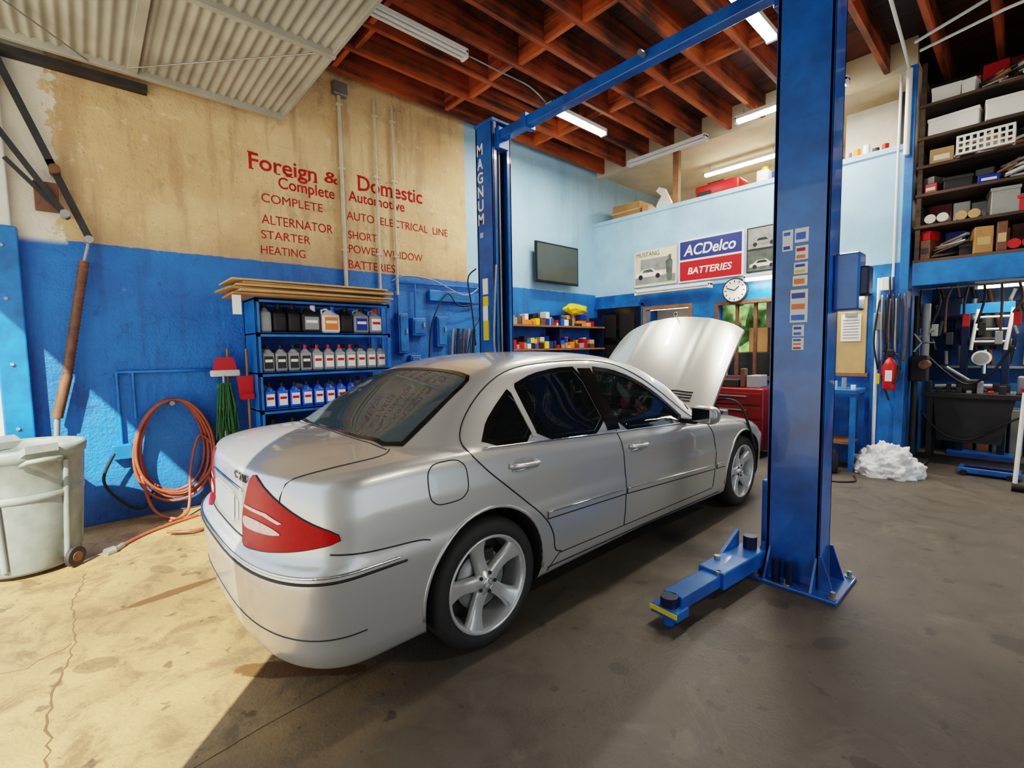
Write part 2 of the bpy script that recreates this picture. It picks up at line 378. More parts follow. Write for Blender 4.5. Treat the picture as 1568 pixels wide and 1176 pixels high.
# ---------------------------------------------------------------- painted wall lettering
b=MB(); wx=XL+0.001
def wt(t,y0,y1,z,h,bold=0.0,shear=0): b.text(t,y1-y0,h,frame((wx,y0,z),(0,1,0),(0,0,1)),m_redtext,bold,0.001,shear)
def serif(y,z,w=.05,t=.012): b.box((XL,y-w/2,z),(XL+.0025,y+w/2,z+t),m_redtext)
wt('Foreign',1.33,2.00,3.265,0.205,0.014); wt('&',2.08,2.24,3.335,0.12,0.014); wt('Domestic',2.47,3.33,3.33,0.17,0.014)
for y in (1.35,1.60,1.70,1.73,1.83,1.90,1.98): serif(y,3.303,.045)
for y in (1.35,): serif(y,3.463,.06)
for y in (2.49,2.78,2.83,2.90,3.17): serif(y,3.325,.04)
serif(2.49,3.49,.06)
wt('Complete',1.60,2.19,3.13,0.155,.01); wt('Automotive',2.35,3.07,3.185,0.12,.01)
wt('COMPLETE',1.43,2.05,3.0,0.088); wt('AUTO  ELECTRICAL  LINE',2.32,3.71,2.975,0.092)
wt('ALTERNATOR',1.42,2.15,2.78,0.095); wt('SHORT',2.33,2.68,2.76,0.09)
wt('STARTER',1.41,1.90,2.63,0.085); wt('POWER WINDOW',2.33,3.31,2.60,0.09)
wt('HEATING',1.40,1.84,2.475,0.085); wt('BATTERIES',2.32,2.91,2.42,0.095)
b.done('painted_lettering')

b=MB()
for y,z1,r in ((2.27,4.45,0.021),(2.69,4.4,0.016),(2.92,4.4,0.016)):
    b.cyl((XL+0.03,y,2.15),(XL+0.03,y,z1),r,m_tanpaint)
    for z in (2.6,3.5,4.2): b.box((XL+.001,y-0.035,z),(XL+0.052,y+0.035,z+0.025),m_tanpaint)
b.box((XL+.001,2.2,4.3),(XL+0.08,2.36,4.44),m_steel,0.01)
b.cyl((XL+0.03,2.69,2.15),(XL+0.03,2.69,1.4),.015,m_blue); b.cyl((XL+0.03,2.92,2.15),(XL+0.03,2.92,1.92),.015,m_blue)
b.done('electrical_conduit')
b=MB()
b.cyl((XL+0.03,0.19,0.6),(XL+0.03,0.19,1.31),0.014,m_blue)
b.tube([(XL+0.03,0.19,1.31),(XL+0.03,1.12,1.30)],0.014,m_blue)
b.cyl((XL+0.03,0.3,1.3),(XL+0.03,0.3,0.9),0.012,m_blue); b.box((XL+.001,.12,.55),(XL+.08,.26,.68),m_blue,.01)
b.done('air_line_pipe')
b=MB()
for y0,y1,z0,z1,d in ((2.88,3.02,1.42,1.92,0.1),(3.08,3.27,1.64,1.87,0.1),(3.05,3.2,1.2,1.4,0.08),(3.45,3.6,1.5,1.9,.09)):
    b.box((XL+.001,y0,z0),(XL+d,y1,z1),m_blue,0.01); b.box((XL+d,y0+0.02,z0+0.03),(XL+d+0.012,y1-0.02,z1-0.03),m_blue,0.004)
    b.box((XL+d+0.01,y1-0.05,(z0+z1)/2),(XL+d+0.03,y1-0.03,(z0+z1)/2+0.06),m_steel)
b.box((XL+.001,3.36,2.1),(XL+0.07,4.1,2.24),m_blue,0.01)
b.cyl((XL+0.05,3.15,1.87),(XL+0.05,3.15,2.3),0.014,m_blue); b.tube([(XL+0.03,2.95,2.3),(XL+0.03,4.4,2.33)],0.012,m_blue)
b.wire([(XL+0.1,3.3,1.3),(XL+0.12,3.35,1.8),(XL+0.1,3.6,2.2),(XL+0.12,3.8,2.05),(XL+0.1,4.3,2.1),(XL+.1,4.5,1.8)],0.01,m_black)
b.wire([(XL+0.1,3.9,1.1),(XL+0.12,3.95,1.6),(XL+0.1,4.15,1.9),(XL+0.1,4.25,2.2)],0.009,m_black)
b.wire([(XL+0.1,2.8,2.3),(XL+0.1,3.0,2.38),(XL+0.1,3.4,2.36),(XL+0.1,3.9,2.2),(XL+.1,4.2,2.36)],0.007,m_steel)
for i in range(5): b.cyl((XL+.04,3.7+i*.09,1.35+.05*(i%2)),(XL+.06,3.72+i*.09,1.75),.02,(m_steel,m_dark,m_brownsteel)[i%3])
b.done('electrical_panel')
b=MB(); b.box((XL+.02,2.75,.92),(XL+.55,4.3,.97),m_wood,.004)
for y in (2.78,4.22):
    for x in (XL+.05,XL+.48): b.box((x,y,0),(x+.05,y+.05,.92),m_bluedark)
b.box((XL+.02,2.78,.4),(XL+.5,4.25,.43),m_wood)
b.cyl((XL+.3,3.35,1.14),(XL+.3,3.6,1.14),.08,m_greyplastic); b.cyl((XL+.3,3.30,1.14),(XL+.3,3.33,1.14),.1,m_dark,n=24); b.cyl((XL+.3,3.62,1.14),(XL+.3,3.65,1.14),.1,m_dark,n=24); b.box((XL+.22,3.4,.97),(XL+.38,3.55,1.08),m_greyplastic,.01)
for i in range(6): b.box((XL+.1+.05*(i%2),2.85+i*.07,.97),(XL+.22+.05*(i%2),2.9+i*.07,1.05+.05*(i%3)),(m_red,m_paper,m_dark,m_yellow,m_navy,m_steel)[i],.005)
for i in range(3): b.cyl((XL+.35,3.8+i*.12,.97),(XL+.35,3.8+i*.12,1.15),.04,(m_black,m_steel,m_yellow)[i])
b.done('grinder_bench')

# ---------------------------------------------------------------- tilt-up garage door with hardware
E=empty('garage_door')
b=MB()
x0,x1,y0,y1,zd=-5.22,-1.1,-1.95,1.64,3.86
def corr(u,v):
    x=x0+(x1-x0)*u; y=y0+(y1-y0)*v
    return (x,y,zd+0.012*math.sin(y*2*math.pi/0.075))
b.grid(corr,2,380,m_doorpanel)
b.box((x0,y0,zd+0.02),(x1,y1,zd+0.05),m_doorpanel)
for y in (y0,-0.9,0.4): b.box((x0,y,zd-0.05),(x1,y+0.07,zd+0.03),m_doorpanel,0.004)
b.box((x0,y1-.03,zd-0.04),(x1,y1,zd+0.05),m_doorpanel,0.004)
for x in (x0,-3.9,-2.6,x1-0.05): b.box((x,y0,zd-0.055),(x+0.05,y1,zd+0.02),m_doorpanel,0.004)
for (xa,ya,xb,yb) in ((x0,0.2,-3.9,-0.9),(-3.9,1.5,-5.1,0.4),(-3.9,0.4,-2.6,1.5)): b.cyl((xa,ya,zd-0.05),(xb,yb,zd-0.05),0.006,m_steel,n=6)
b.done('door_panel',E)
b=MB(); hx=XL+0.09
def bar(p,q,w=0.05,t=0.02,mat=m_dark):
    p=Vector(p);q=Vector(q); d=(q-p).normalized(); s_=Vector((1,0,0)); n=d.cross(s_).normalized()
    poly=[p+n*w/2,p-n*w/2,q-n*w/2,q+n*w/2]; b.prism([v-s_*t/2 for v in poly],s_*t,mat)
b.box((XL+0.01,-0.49,3.73),(XL+0.12,0.54,3.78),m_dark)
bar((hx,-0.40,3.80),(hx,-0.09,2.92)); bar((hx+0.04,-0.42,3.22),(hx+0.04,-0.05,2.58),0.04)
bar((hx,-0.12,3.0),(hx,0.09,2.40),0.05); bar((hx+0.03,-0.36,2.95),(hx+0.03,-0.03,2.55),0.03)
b.box((hx-0.05,-0.22,2.60),(hx+0.02,-0.08,2.82),m_brownsteel,0.005)
b.cyl((hx-0.06,-0.09,2.92),(hx+0.08,-0.09,2.92),0.035,m_brownsteel); b.cyl((hx-0.06,0.08,2.40),(hx+0.08,0.08,2.40),0.03,m_steel); b.cyl((hx-.02,-.05,2.58),(hx+.09,-.05,2.58),.03,m_steel)
b.cyl((hx,0.08,2.40),(hx,0.04,2.23),0.012,m_steel)
b.cyl((hx,0.04,2.23),(hx,-0.12,1.3),0.032,m_brownsteel); b.cyl((hx,-0.12,1.3),(hx,-0.20,0.96),0.036,m_brownsteel); b.cyl((hx,-0.2,0.96),(hx,-0.22,0.7),0.02,m_steel)
for k in range(30):
    t=k/29; p=Vector((hx,0.04-.16*t,2.23-.93*t)); b.cyl(p,p+Vector((0,-.002,-.012)),.036,m_brownsteel,n=12)
b.cyl((hx,-0.22,0.72),(hx-0.08,-0.22,0.72),0.02,m_steel)
b.done('door_arm_and_spring',E)
b=MB(); b.box((XL+.001,-0.495,0),(XL+0.10,-0.33,2.45),m_blue,0.01); b.box((XL+.001,-0.495,2.45),(XL+0.09,-0.36,3.72),m_whitedirty,0.01)
for z in (0.4,0.9,1.4,1.9,2.3): b.cyl((XL+0.10,-0.42,z),(XL+0.112,-0.42,z),0.012,m_steel)
b.done('trim_1')

# ---------------------------------------------------------------- two-post lift
E=empty('two_post_lift')
CH=3.70
def column(xa,xb,ya,yb,open_pos):
    b=MB(); H=CH; t=0.02
    b.box((xa,ya,0.02),(xb,ya+t,H),m_bluesteel,0.004); b.box((xa,yb-t,0.02),(xb,yb,H),m_bluesteel,0.004)
    if open_pos:
        b.box((xa,ya,0.02),(xa+t,yb,H),m_bluesteel); b.box((xb-t,ya,0.02),(xb,ya+0.05,H),m_bluesteel); b.box((xb-t,yb-0.05,0.02),(xb,yb,H),m_bluesteel)
        b.box((xa+t,ya+t,0.1),(xb-0.09,yb-t,H-0.05),m_bluedark)
        b.cyl((xb-0.05,(ya+yb)/2,0.1),(xb-0.05,(ya+yb)/2,H),0.012,m_steel)
    else:
        b.box((xb-t,ya,0.02),(xb,yb,H),m_bluesteel,0.004); b.box((xa,ya,0.02),(xa+t,ya+0.06,H),m_bluesteel); b.box((xa,yb-0.06,0.02),(xa+t,yb,H),m_bluesteel)
        b.box((xa+0.09,ya+t,0.1),(xb-t,yb-t,H-0.05),m_bluedark)
    b.box((xa-0.01,ya-0.01,H),(xb+0.01,yb+0.01,H+0.03),m_bluesteel,0.004)
    b.box((xa-0.06,ya-0.11,0),(xb+0.12,yb+0.11,0.022),m_bluesteel,0.005)
    for y in (ya-0.012,yb):
        for x,sg in ((xb,1),(xa,-1)):
            b.prism([(x,y,0.02),(x+sg*0.08,y,0.02),(x+sg*0.015,y,0.22),(x,y,0.22)],(0,0.012,0),m_bluesteel)
    for x in (xa+0.02,xb-0.02,): b.prism([(x,ya,0.02),(x,ya-0.1,0.02),(x,ya,0.2)],(0.012,0,0),m_bluesteel)
    for x,y in ((xa-0.03,ya-0.07),(xb+0.09,ya-0.07),(xb+0.09,yb+0.07),((xa+xb)/2,ya-0.08)):
        b.cyl((x,y,0.02),(x,y,0.06),0.014,m_steel,n=6); b.cyl((x,y,0.02),(x,y,0.03),0.025,m_steel,n=12)
    return b
b=column(-1.075,-0.785,3.10,3.32,False)
b.box((-0.785,3.2,1.64),(-0.66,3.34,1.96),m_bluesteel,0.01); b.box((-0.67,3.22,1.72),(-0.62,3.32,1.88),m_bluedark,0.01)
b.box((-1.12,3.14,0.1),(-1.07,3.28,0.6),m_bluesteel,0.01)
for dx in (-0.99,-0.92): b.cyl((dx,3.03,0.02),(dx,3.03,0.16),0.024,m_bluedark)
b.done('post_near',E)
b=column(-3.93,-3.66,3.10,3.34,True)
b.box((-3.67,3.14,0.1),(-3.58,3.30,0.75),m_bluesteel,0.01)
for i,ch in enumerate('MAGNUM'):
    b.text(ch,0.09,0.11,frame((-3.905,3.098,3.42-i*0.138),(1,0,0),(0,0,1)),m_paper,0.02,0.001)
b.text('HOISTS',0.05,0.05,frame((-3.88,3.098,2.60),(1,0,0),(0,0,1)),m_paper,0.01,0.001)
b.box((-3.85,3.092,1.55),(-3.77,3.1,2.0),m_yellow); b.box((-3.85,3.092,2.02),(-3.77,3.1,2.18),m_paper); b.box((-3.85,3.09,1.75),(-3.77,3.099,1.9),m_paper)
b.wire([(-3.64,3.1,2.3),(-3.60,3.04,1.9),(-3.63,3.05,1.5),(-3.63,3.1,1.3)],0.01,m_steel)
b.wire([(-3.95,3.09,2.3),(-4.03,3.04,2.2),(-3.99,3.05,1.9),(-4.0,3.1,1.5)],0.008,m_black)
b.done('post_far',E)
b=MB(); b.box((-3.75,3.17,CH-.17),(-1.0,3.26,CH-.08),m_bluesteel,0.006)
b.box((-3.72,3.15,CH-.26),(-3.62,3.28,CH-.05),m_bluesteel,0.006); b.box((-1.12,3.15,CH-.26),(-1.02,3.28,CH-.05),m_bluesteel,0.006)
b.box((-3.3,3.15,CH-.19),(-3.24,3.28,CH-.06),m_bluesteel); b.cyl((-2.0,3.16,CH-.12),(-2.0,3.1,CH-.12),0.02,m_steel)
b.done('overhead_beam',E)
def arm(p0,p1,nm):
    b=MB(); p0=Vector(p0+(0,));p1=Vector(p1+(0,)); d=(p1-p0).normalized(); s_=Vector((-d.y,d.x,0)); L=(p1-p0).length
    X=Matrix((d,s_,Vector((0,0,1)))).transposed().to_4x4(); X.translation=p0
    b.box((-0.05,-0.08,0.07),(L*0.55,0.08,0.17),m_bluesteel,0.008,X); b.box((L*0.45,-0.058,0.08),(L,0.058,0.15),m_bluesteel,0.006,X)
    b.prism([X@Vector(q) for q in ((0.0,-0.09,0.17),(0.2,-0.09,0.17),(0,-0.09,0.27))],s_*0.02,m_bluesteel)
    b.cyl(X@Vector((0,0,0.05)),X@Vector((0,0,0.25)),0.04,m_bluedark)
    b.box((L-0.03,-0.08,0.05),(L+0.08,0.08,0.1),m_bluesteel,0.006,X); b.cyl(X@Vector((L+0.03,0,0.1)),X@Vector((L+0.03,0,0.15)),0.045,m_bluedark)
    b.box((L+0.08,-0.08,0.07),(L+0.084,0.08,0.095),m_yellow,0,X); b.cyl(X@Vector((L+0.03,0,0.0)),X@Vector((L+0.03,0,0.07)),0.03,m_bluesteel)
    b.cyl(X@Vector((0.3,-0.05,0.17)),X@Vector((0.3,-0.05,0.19)),0.018,m_steel); b.cyl(X@Vector((0.45,0.04,0.15)),X@Vector((0.45,0.04,0.17)),0.014,m_steel)
    b.done(nm,E)
arm((-1.15,3.05),(-1.22,2.22),'swing_arm_1'); arm((-3.56,3.05),(-3.46,2.5),'swing_arm_2')
b=MB()
def stk(x,z,w,h,mm,d=0): b.box((x,3.0965-d,z),(x+w,3.1,z+h),mm)
for x,z,w,h,cs in ((-1.02,2.0,.055,.12,(m_navy,m_paper,m_coolblue)),(-.955,2.04,.07,.08,(m_coolblue,)),(-.95,1.94,.065,.08,(m_orange,m_red)),(-.955,1.86,.07,.065,(m_yellow,m_navy)),(-.96,1.79,.075,.06,(m_orange,)),(-.97,1.58,.09,.19,(m_coolblue,m_orange,m_navy)),(-.955,1.50,.06,.065,(m_coolblue,m_navy)),(-.955,1.42,.06,.07,(m_red,m_orange,m_navy))):
    stk(x,z,w,h,m_paper)
    for i,c_ in enumerate(cs): stk(x+.006,z+h*(i+.2)/len(cs),w-.02,h*.5/len(cs),c_,.0006)
b.done('card_stickers',E)

# ---------------------------------------------------------------- CAR
CAR=empty('silver_sedan'); CX=-2.565
def herm(tab,x):
    n=len(tab)
    if x<=tab[0][0]: return tab[0][1]
    if x>=tab[-1][0]: return tab[-1][1]
    def sl(i):
        if i==0: return (tab[1][1]-tab[0][1])/(tab[1][0]-tab[0][0])
        if i==n-1: return (tab[-1][1]-tab[-2][1])/(tab[-1][0]-tab[-2][0])
        a=(tab[i][1]-tab[i-1][1])/(tab[i][0]-tab[i-1][0]); c=(tab[i+1][1]-tab[i][1])/(tab[i+1][0]-tab[i][0])
        return (a+c)/2
    for i in range(n-1):
        if tab[i][0]<=x<=tab[i+1][0]:
            h=tab[i+1][0]-tab[i][0]; t=(x-tab[i][0])/h
            return (2*t**3-3*t*t+1)*tab[i][1]+(t**3-2*t*t+t)*h*sl(i)+(-2*t**3+3*t*t)*tab[i+1][1]+(t**3-t*t)*h*sl(i+1)
Zs=[(.40,.955),(.6,.965),(1.0,.985),(1.4,.98),(2.4,.935),(3.3,.885),(4.3,.80),(4.9,.71),(5.3,.62)]
LV=[(.19,.50,5.10,.79),(.215,.455,5.16,.825),(.28,.43,5.19,.847),(.42,.41,5.21,.860),(.57,.40,5.22,.868),(.605,.40,5.22,.868),(.63,.415,5.21,.864),(.65,.45,5.2,.860),(.70,.46,5.18,.858),(.80,.465,5.14,.853),(.88,.47,5.08,.838),(.915,.474,5.04,.824),(.94,.484,5.02,.804),(.95,.505,5.0,.775)]
def wprof(q,e1=2.4,e2=.32): q=min(1,max(0,q)); return (1-(1-q)**e1)**e2
rings=[]
for (z,yr,yf,W) in LV:
    ry=0.34; rf=0.6
    ys=[yr+ry*(i/16)**2 for i in range(17)]
    ys+= [yr+ry+(yf-rf-yr-ry)*i/26 for i in range(1,27)]
    ys+= [yf-rf*((14-i)/14)**2 for i in range(1,15)]
    near=[]
    for y in ys:
        w=W*min(wprof((y-yr)/ry),wprof((yf-y)/rf,2.2,.42))
        zz=z if z<.6 else .6+(z-.6)/.35*(herm(Zs,y)-.6)
        if z<.4: zz=z-0.03*max(0,min(1,(y-1.5)/3))+.03*max(0,1-abs(y-2.8)/1.4)
        near.append((w,y,zz))
    rings.append((near,W))
def ringpts(near,k=1.0,W=None,crown=0.0):
    pts=[]
    def zf(w): return crown*(w*w-(k*w)**2)/(W*W) if W else 0
    for (w,y,z) in near: pts.append((CX+k*w,y,z+zf(w)))
    for (w,y,z) in reversed(near[1:-1]): pts.append((CX-k*w,y,z+zf(w)))
    return pts
verts=[];faces=[]
allr=[ringpts(n) for n,W in rings]
for k in (.93,.8,.6,.4,.2,.0): allr.append(ringpts(rings[-1][0],k,rings[-1][1],0.06))
n=len(allr[0])
for r in allr: verts+=r
for j in range(len(allr)-1):
    for i in range(n): faces.append((j*n+i,j*n+(i+1)%n,(j+1)*n+(i+1)%n,(j+1)*n+i))
faces.append(tuple(range(n-1,-1,-1)))
def to_obj(vs,fs,nm):
    me=bpy.data.meshes.new(nm); me.from_pydata(vs,[],fs)
    bm=bmesh.new(); bm.from_mesh(me); bmesh.ops.remove_doubles(bm,verts=bm.verts,dist=1e-4); bmesh.ops.dissolve_degenerate(bm,dist=1e-5,edges=bm.edges)
    bmesh.ops.recalc_face_normals(bm,faces=bm.faces); bm.to_mesh(me); bm.free()
    ob=bpy.data.objects.new(nm,me); COL.objects.link(ob); return ob
Zr=[(.86,.99),(1.02,1.055),(1.3,1.21),(1.58,1.345),(1.85,1.41),(2.3,1.435),(2.7,1.415),(3.0,1.355),(3.3,1.235),(3.65,1.06),(3.92,.93)]
Wb=[(.86,.48),(1.0,.66),(1.3,.775),(1.6,.80),(3.2,.80),(3.6,.765),(3.92,.66)]
Wr=[(.86,.38),(1.0,.52),(1.3,.575),(1.6,.59),(2.3,.61),(2.9,.60),(3.4,.62),(3.92,.55)]
def cmr(half,straight=1):
    hp=[]
    for a in range(len(half)-1):
        p0=half[max(0,a-1)];p1=half[a];p2=half[a+1];p3=half[min(len(half)-1,a+2)]
        for t in (0,.33,.66):
            if a<straight : q=(p1[0]+(p2[0]-p1[0])*t,p1[1]+(p2[1]-p1[1])*t)
            else: q=tuple(0.5*((2*p1[c])+(-p0[c]+p2[c])*t+(2*p0[c]-5*p1[c]+4*p2[c]-p3[c])*t*t+(-p0[c]+3*p1[c]-3*p2[c]+p3[c])*t**3) for c in (0,1))
            hp.append(q)
    hp.append(half[-1]); return hp
def loft(ylist,halffn):
    gv=[];gf=[]
    for y in ylist:
        hp=halffn(y); loop=[(CX+q[0],y,q[1]) for q in hp]+[(CX-q[0],y,q[1]) for q in reversed(hp[:-1])]
        m_=len(loop); gv+=loop
    for i in range(len(ylist)-1):
        for k in range(m_): gf.append((i*m_+k,i*m_+(k+1)%m_,(i+1)*m_+(k+1)%m_,(i+1)*m_+k))
    gf.append(tuple(range(m_))); gf.append(tuple((len(ylist)-1)*m_+k for k in range(m_-1,-1,-1)))
    return gv,gf
def outer(y):
    zb=herm(Zs,y)-.02; h=max(.01,herm(Zr,y)-zb); wb=herm(Wb,y); wr=herm(Wr,y)
    return cmr([(wb,zb-.2),(wb,zb),(wb-.01,zb+.12*h),(wb+(wr-wb)*.45,zb+.45*h),(wb+(wr-wb)*.82,zb+.76*h),(wr,zb+.87*h),(wr-.06,zb+.935*h),(wr-.16,zb+.968*h),(wr*.45,zb+.992*h),(0,zb+h)])
gv,gf=loft([.86+(3.92-.86)*i/44 for i in range(45)],outer)
o=len(verts); bodyo=to_obj(verts+gv,faces+[tuple(i+o for i in f) for f in gf],'body_tmp')
md=bodyo.modifiers.new('r','REMESH'); md.mode='VOXEL'; md.voxel_size=0.0115; md.use_smooth_shade=True
md=bodyo.modifiers.new('s','SMOOTH'); md.factor=0.5; md.iterations=9
DG=bpy.context.evaluated_depsgraph_get
bpy.context.view_layer.update()
me1=bpy.data.meshes.new_from_object(bodyo.evaluated_get(DG()))
bpy.data.objects.remove(bodyo)
bm=bmesh.new(); bm.from_mesh(me1); bvh=BVHTree.FromBMesh(bm); bm.free()
RWY,FWY,WZ=1.385,4.35,0.318
def chaikin(poly,it=2):
    for _ in range(it):
        q=[]
        for i in range(len(poly)):
            a=poly[i];c=poly[(i+1)%len(poly)]
            q+=[(a[0]*.8+c[0]*.2,a[1]*.8+c[1]*.2),(a[0]*.2+c[0]*.8,a[1]*.2+c[1]*.8)]
        poly=q
    return poly
Q1=[(1.44,1.000),(1.735,.985),(1.70,1.215),(1.60,1.145),(1.50,1.07)]
Q2=[(1.77,.98),(2.36,.950),(2.28,1.31),(2.1,1.31),(1.9,1.285),(1.735,1.23)]
Q3=[(2.50,.943),(3.0,.915),(3.36,.895),(3.18,1.045),(3.0,1.155),(2.84,1.225),(2.65,1.28),(2.42,1.308)]
RG=[(-.62,1.02),(-.3,.975),(0,.965),(.3,.975),(.62,1.02),(.585,1.25),(.54,1.49),(.49,1.535),(0,1.56),(-.49,1.535),(-.54,1.49),(-.585,1.25)]
WS=[(-.52,3.0),(0,2.95),(.52,3.0),(.57,3.3),(.62,3.66),(.4,3.74),(0,3.78),(-.4,3.74),(-.62,3.66),(-.57,3.3)]
def inner(y):
    zb=herm(Zs,y)-.02; zt=herm(Zr,y)-.035; wb=herm(Wb,y)-.04; wr=herm(Wr,y)-.03
    lo=.40 if 1.82<y<3.6 else .93; zb2=max(zb,lo+.01); h=max(.02,zt-zb2)
    return [(wb-.04,lo),(wb-.01,max(lo+.005,zb2-.1)),(wb,zb2),(wb+(wr-wb)*.45,zb2+.45*h),(wb+(wr-wb)*.82,zb2+.74*h),(wr,zb2+.86*h),(wr-.07,zb2+.94*h),(wr*.5,zb2+.99*h),(0,zb2+h)]
ylist=[1.10,1.25,1.4,1.55,1.7,1.80,1.84,2.0,2.3,2.6,2.8,3.0,3.2,3.4,3.58,3.62,3.68]
iv,if_=loft(ylist,inner)
c1=MB()
for y in (RWY,FWY):
    c1.cyl((CX+0.56,y,WZ+0.01),(CX+1.2,y,WZ+0.01),0.362,m_black,n=72); c1.cyl((CX-0.56,y,WZ+0.01),(CX-1.2,y,WZ+0.01),0.362,m_black,n=72)
c2=MB(); c2.v=iv; c2.f=if_
c3=MB()
for Q in (Q1,Q2,Q3): c3.prism([(CX-1.2,p[0],p[1]) for p in chaikin(Q,1)],(2.4,0,0),m_black)
c4=MB(); c4.prism([(CX+p[0],p[1],1.0) for p in chaikin(RG,1)],(0,0,1),m_black); c4.prism([(CX+p[0],p[1],1.0) for p in chaikin(WS,1)],(0,0,1),m_black)
cur=me1
for c_ in (c1,c2,c3,c4):
    body=bpy.data.objects.new('bt',cur); COL.objects.link(body); cutter=to_obj(c_.v,c_.f,'cutter')
    md=body.modifiers.new('b','BOOLEAN'); md.operation='DIFFERENCE'; md.object=cutter; md.solver='EXACT'
    bpy.context.view_layer.update()
    nw=bpy.data.meshes.new_from_object(body.evaluated_get(DG()))
    bpy.data.objects.remove(body); bpy.data.objects.remove(cutter)
    if len(nw.polygons)>20000: cur=nw
me2=cur
me2.materials.clear(); me2.materials.append(m_paint); me2.materials.append(m_interior)
mi=[];sm=[]
for p in me2.polygons:
    h=bvh.find_nearest(p.center)
    inn=h[3]>0.004
    mi.append(1 if inn else 0); sm.append(not inn)
me2.polygons.foreach_set('material_index',mi); me2.polygons.foreach_set('use_smooth',sm)
body=bpy.data.objects.new('body_shell',me2); COL.objects.link(body); body.parent=CAR

def proj(o,d,off=0.0):
    h=bvh.ray_cast(Vector(o),Vector(d))
    if h[0] is None: h=bvh.find_nearest(Vector(o)+Vector(d)*1.0)
    n=h[1] if h[1].dot(Vector(d))<0 else -h[1]
    return h[0]+n*off
def s_near(a,b): return (CX+2,a,b),(-1,0,0)
def s_far(a,b): return (CX-2,a,b),(1,0,0)
def s_top(a,b): return (CX+a,b,3),(0,0,-1)
def s_rear(a,b): return (CX+a,-2,b),(0,1,0)
def overlay(mb,poly,mapf,off,mat,stp=0.04,rnd=0,sa=1,sb=1):
    if rnd: poly=chaikin(poly,rnd)
    bm=bmesh.new(); vs=[bm.verts.new((p[0],p[1],0)) for p in poly]; bm.faces.new(vs)
    xs=[p[0] for p in poly];ys=[p[1] for p in poly]
    v=min(xs)+stp*sa
    while v<max(xs): bmesh.ops.bisect_plane(bm,geom=bm.verts[:]+bm.edges[:]+bm.faces[:],plane_co=(v,0,0),plane_no=(1,0,0)); v+=stp*sa
    v=min(ys)+stp*sb
    while v<max(ys): bmesh.ops.bisect_plane(bm,geom=bm.verts[:]+bm.edges[:]+bm.faces[:],plane_co=(0,v,0),plane_no=(0,1,0)); v+=stp*sb
    bmesh.ops.triangulate(bm,faces=[f for f in bm.faces if len(f.verts)>4])
    bm.verts.ensure_lookup_table(); bm.verts.index_update()
    co=[]
    for w in bm.verts:
        o,d=mapf(w.co.x,w.co.y); co.append(proj(o,d,off))
    mb.add(co,[[w.index for w in f.verts] for f in bm.faces],mat,True); bm.free()
def dens(pts,st=0.03):
    P=[]
    for a,c in zip(pts[:-1],pts[1:]):
        n=max(1,int(math.hypot(a[0]-c[0],a[1]-c[1])/st))
        P+=[(a[0]+(c[0]-a[0])*i/n,a[1]+(c[1]-a[1])*i/n) for i in range(n)]
    return P+[pts[-1]]
def smoothline(pts,it=2):
    for _ in range(it):
        q=[pts[0]]
        for a,c in zip(pts[:-1],pts[1:]): q+=[(a[0]*.75+c[0]*.25,a[1]*.75+c[1]*.25),(a[0]*.25+c[0]*.75,a[1]*.25+c[1]*.75)]
        q.append(pts[-1]); pts=q
    return pts
def seam(mb,pts,mapf,r=0.0032,mat=None,off=0.0,sm=True,n=6):
    if sm: pts=smoothline(pts)
    mb.tube([proj(*mapf(*p),off) for p in dens(pts)],r,mat or m_black,n=n)
gl=MB(); tr=MB(); sm_=MB()
def offs(poly,d):
    q=[]; n=len(poly); area=sum(poly[i][0]*poly[(i+1)%n][1]-poly[(i+1)%n][0]*poly[i][1] for i in range(n))
    s=1 if area>0 else -1
    for i in range(n):
        a=Vector(poly[i-1]);p=Vector(poly[i]);c=Vector(poly[(i+1)%n])
        e1=(p-a).normalized();e2=(c-p).normalized(); n1=Vector((e1.y,-e1.x))*s;n2=Vector((e2.y,-e2.x))*s
        m=n1+n2
        if m.length<1e-6: m=n1
        m.normalize(); k=d/max(.4,m.dot(n1)); q.append((p.x+m.x*k,p.y+m.y*k))
    return q
def ringover(mb,poly,wid,mapf,off,mat):
    a=chaikin(poly,1); a=[tuple(p) for p in dens(a+[a[0]],.04)][:-1]; bq=offs(a,wid); co=[]
    n=len(a)
    for p,q in zip(a,bq): co+= [proj(*mapf(*p),off),proj(*mapf(*q),off)]
    mb.add(co,[(2*i,2*i+1,(2*i+3)%(2*n),(2*i+2)%(2*n)) for i in range(n)],mat,True)
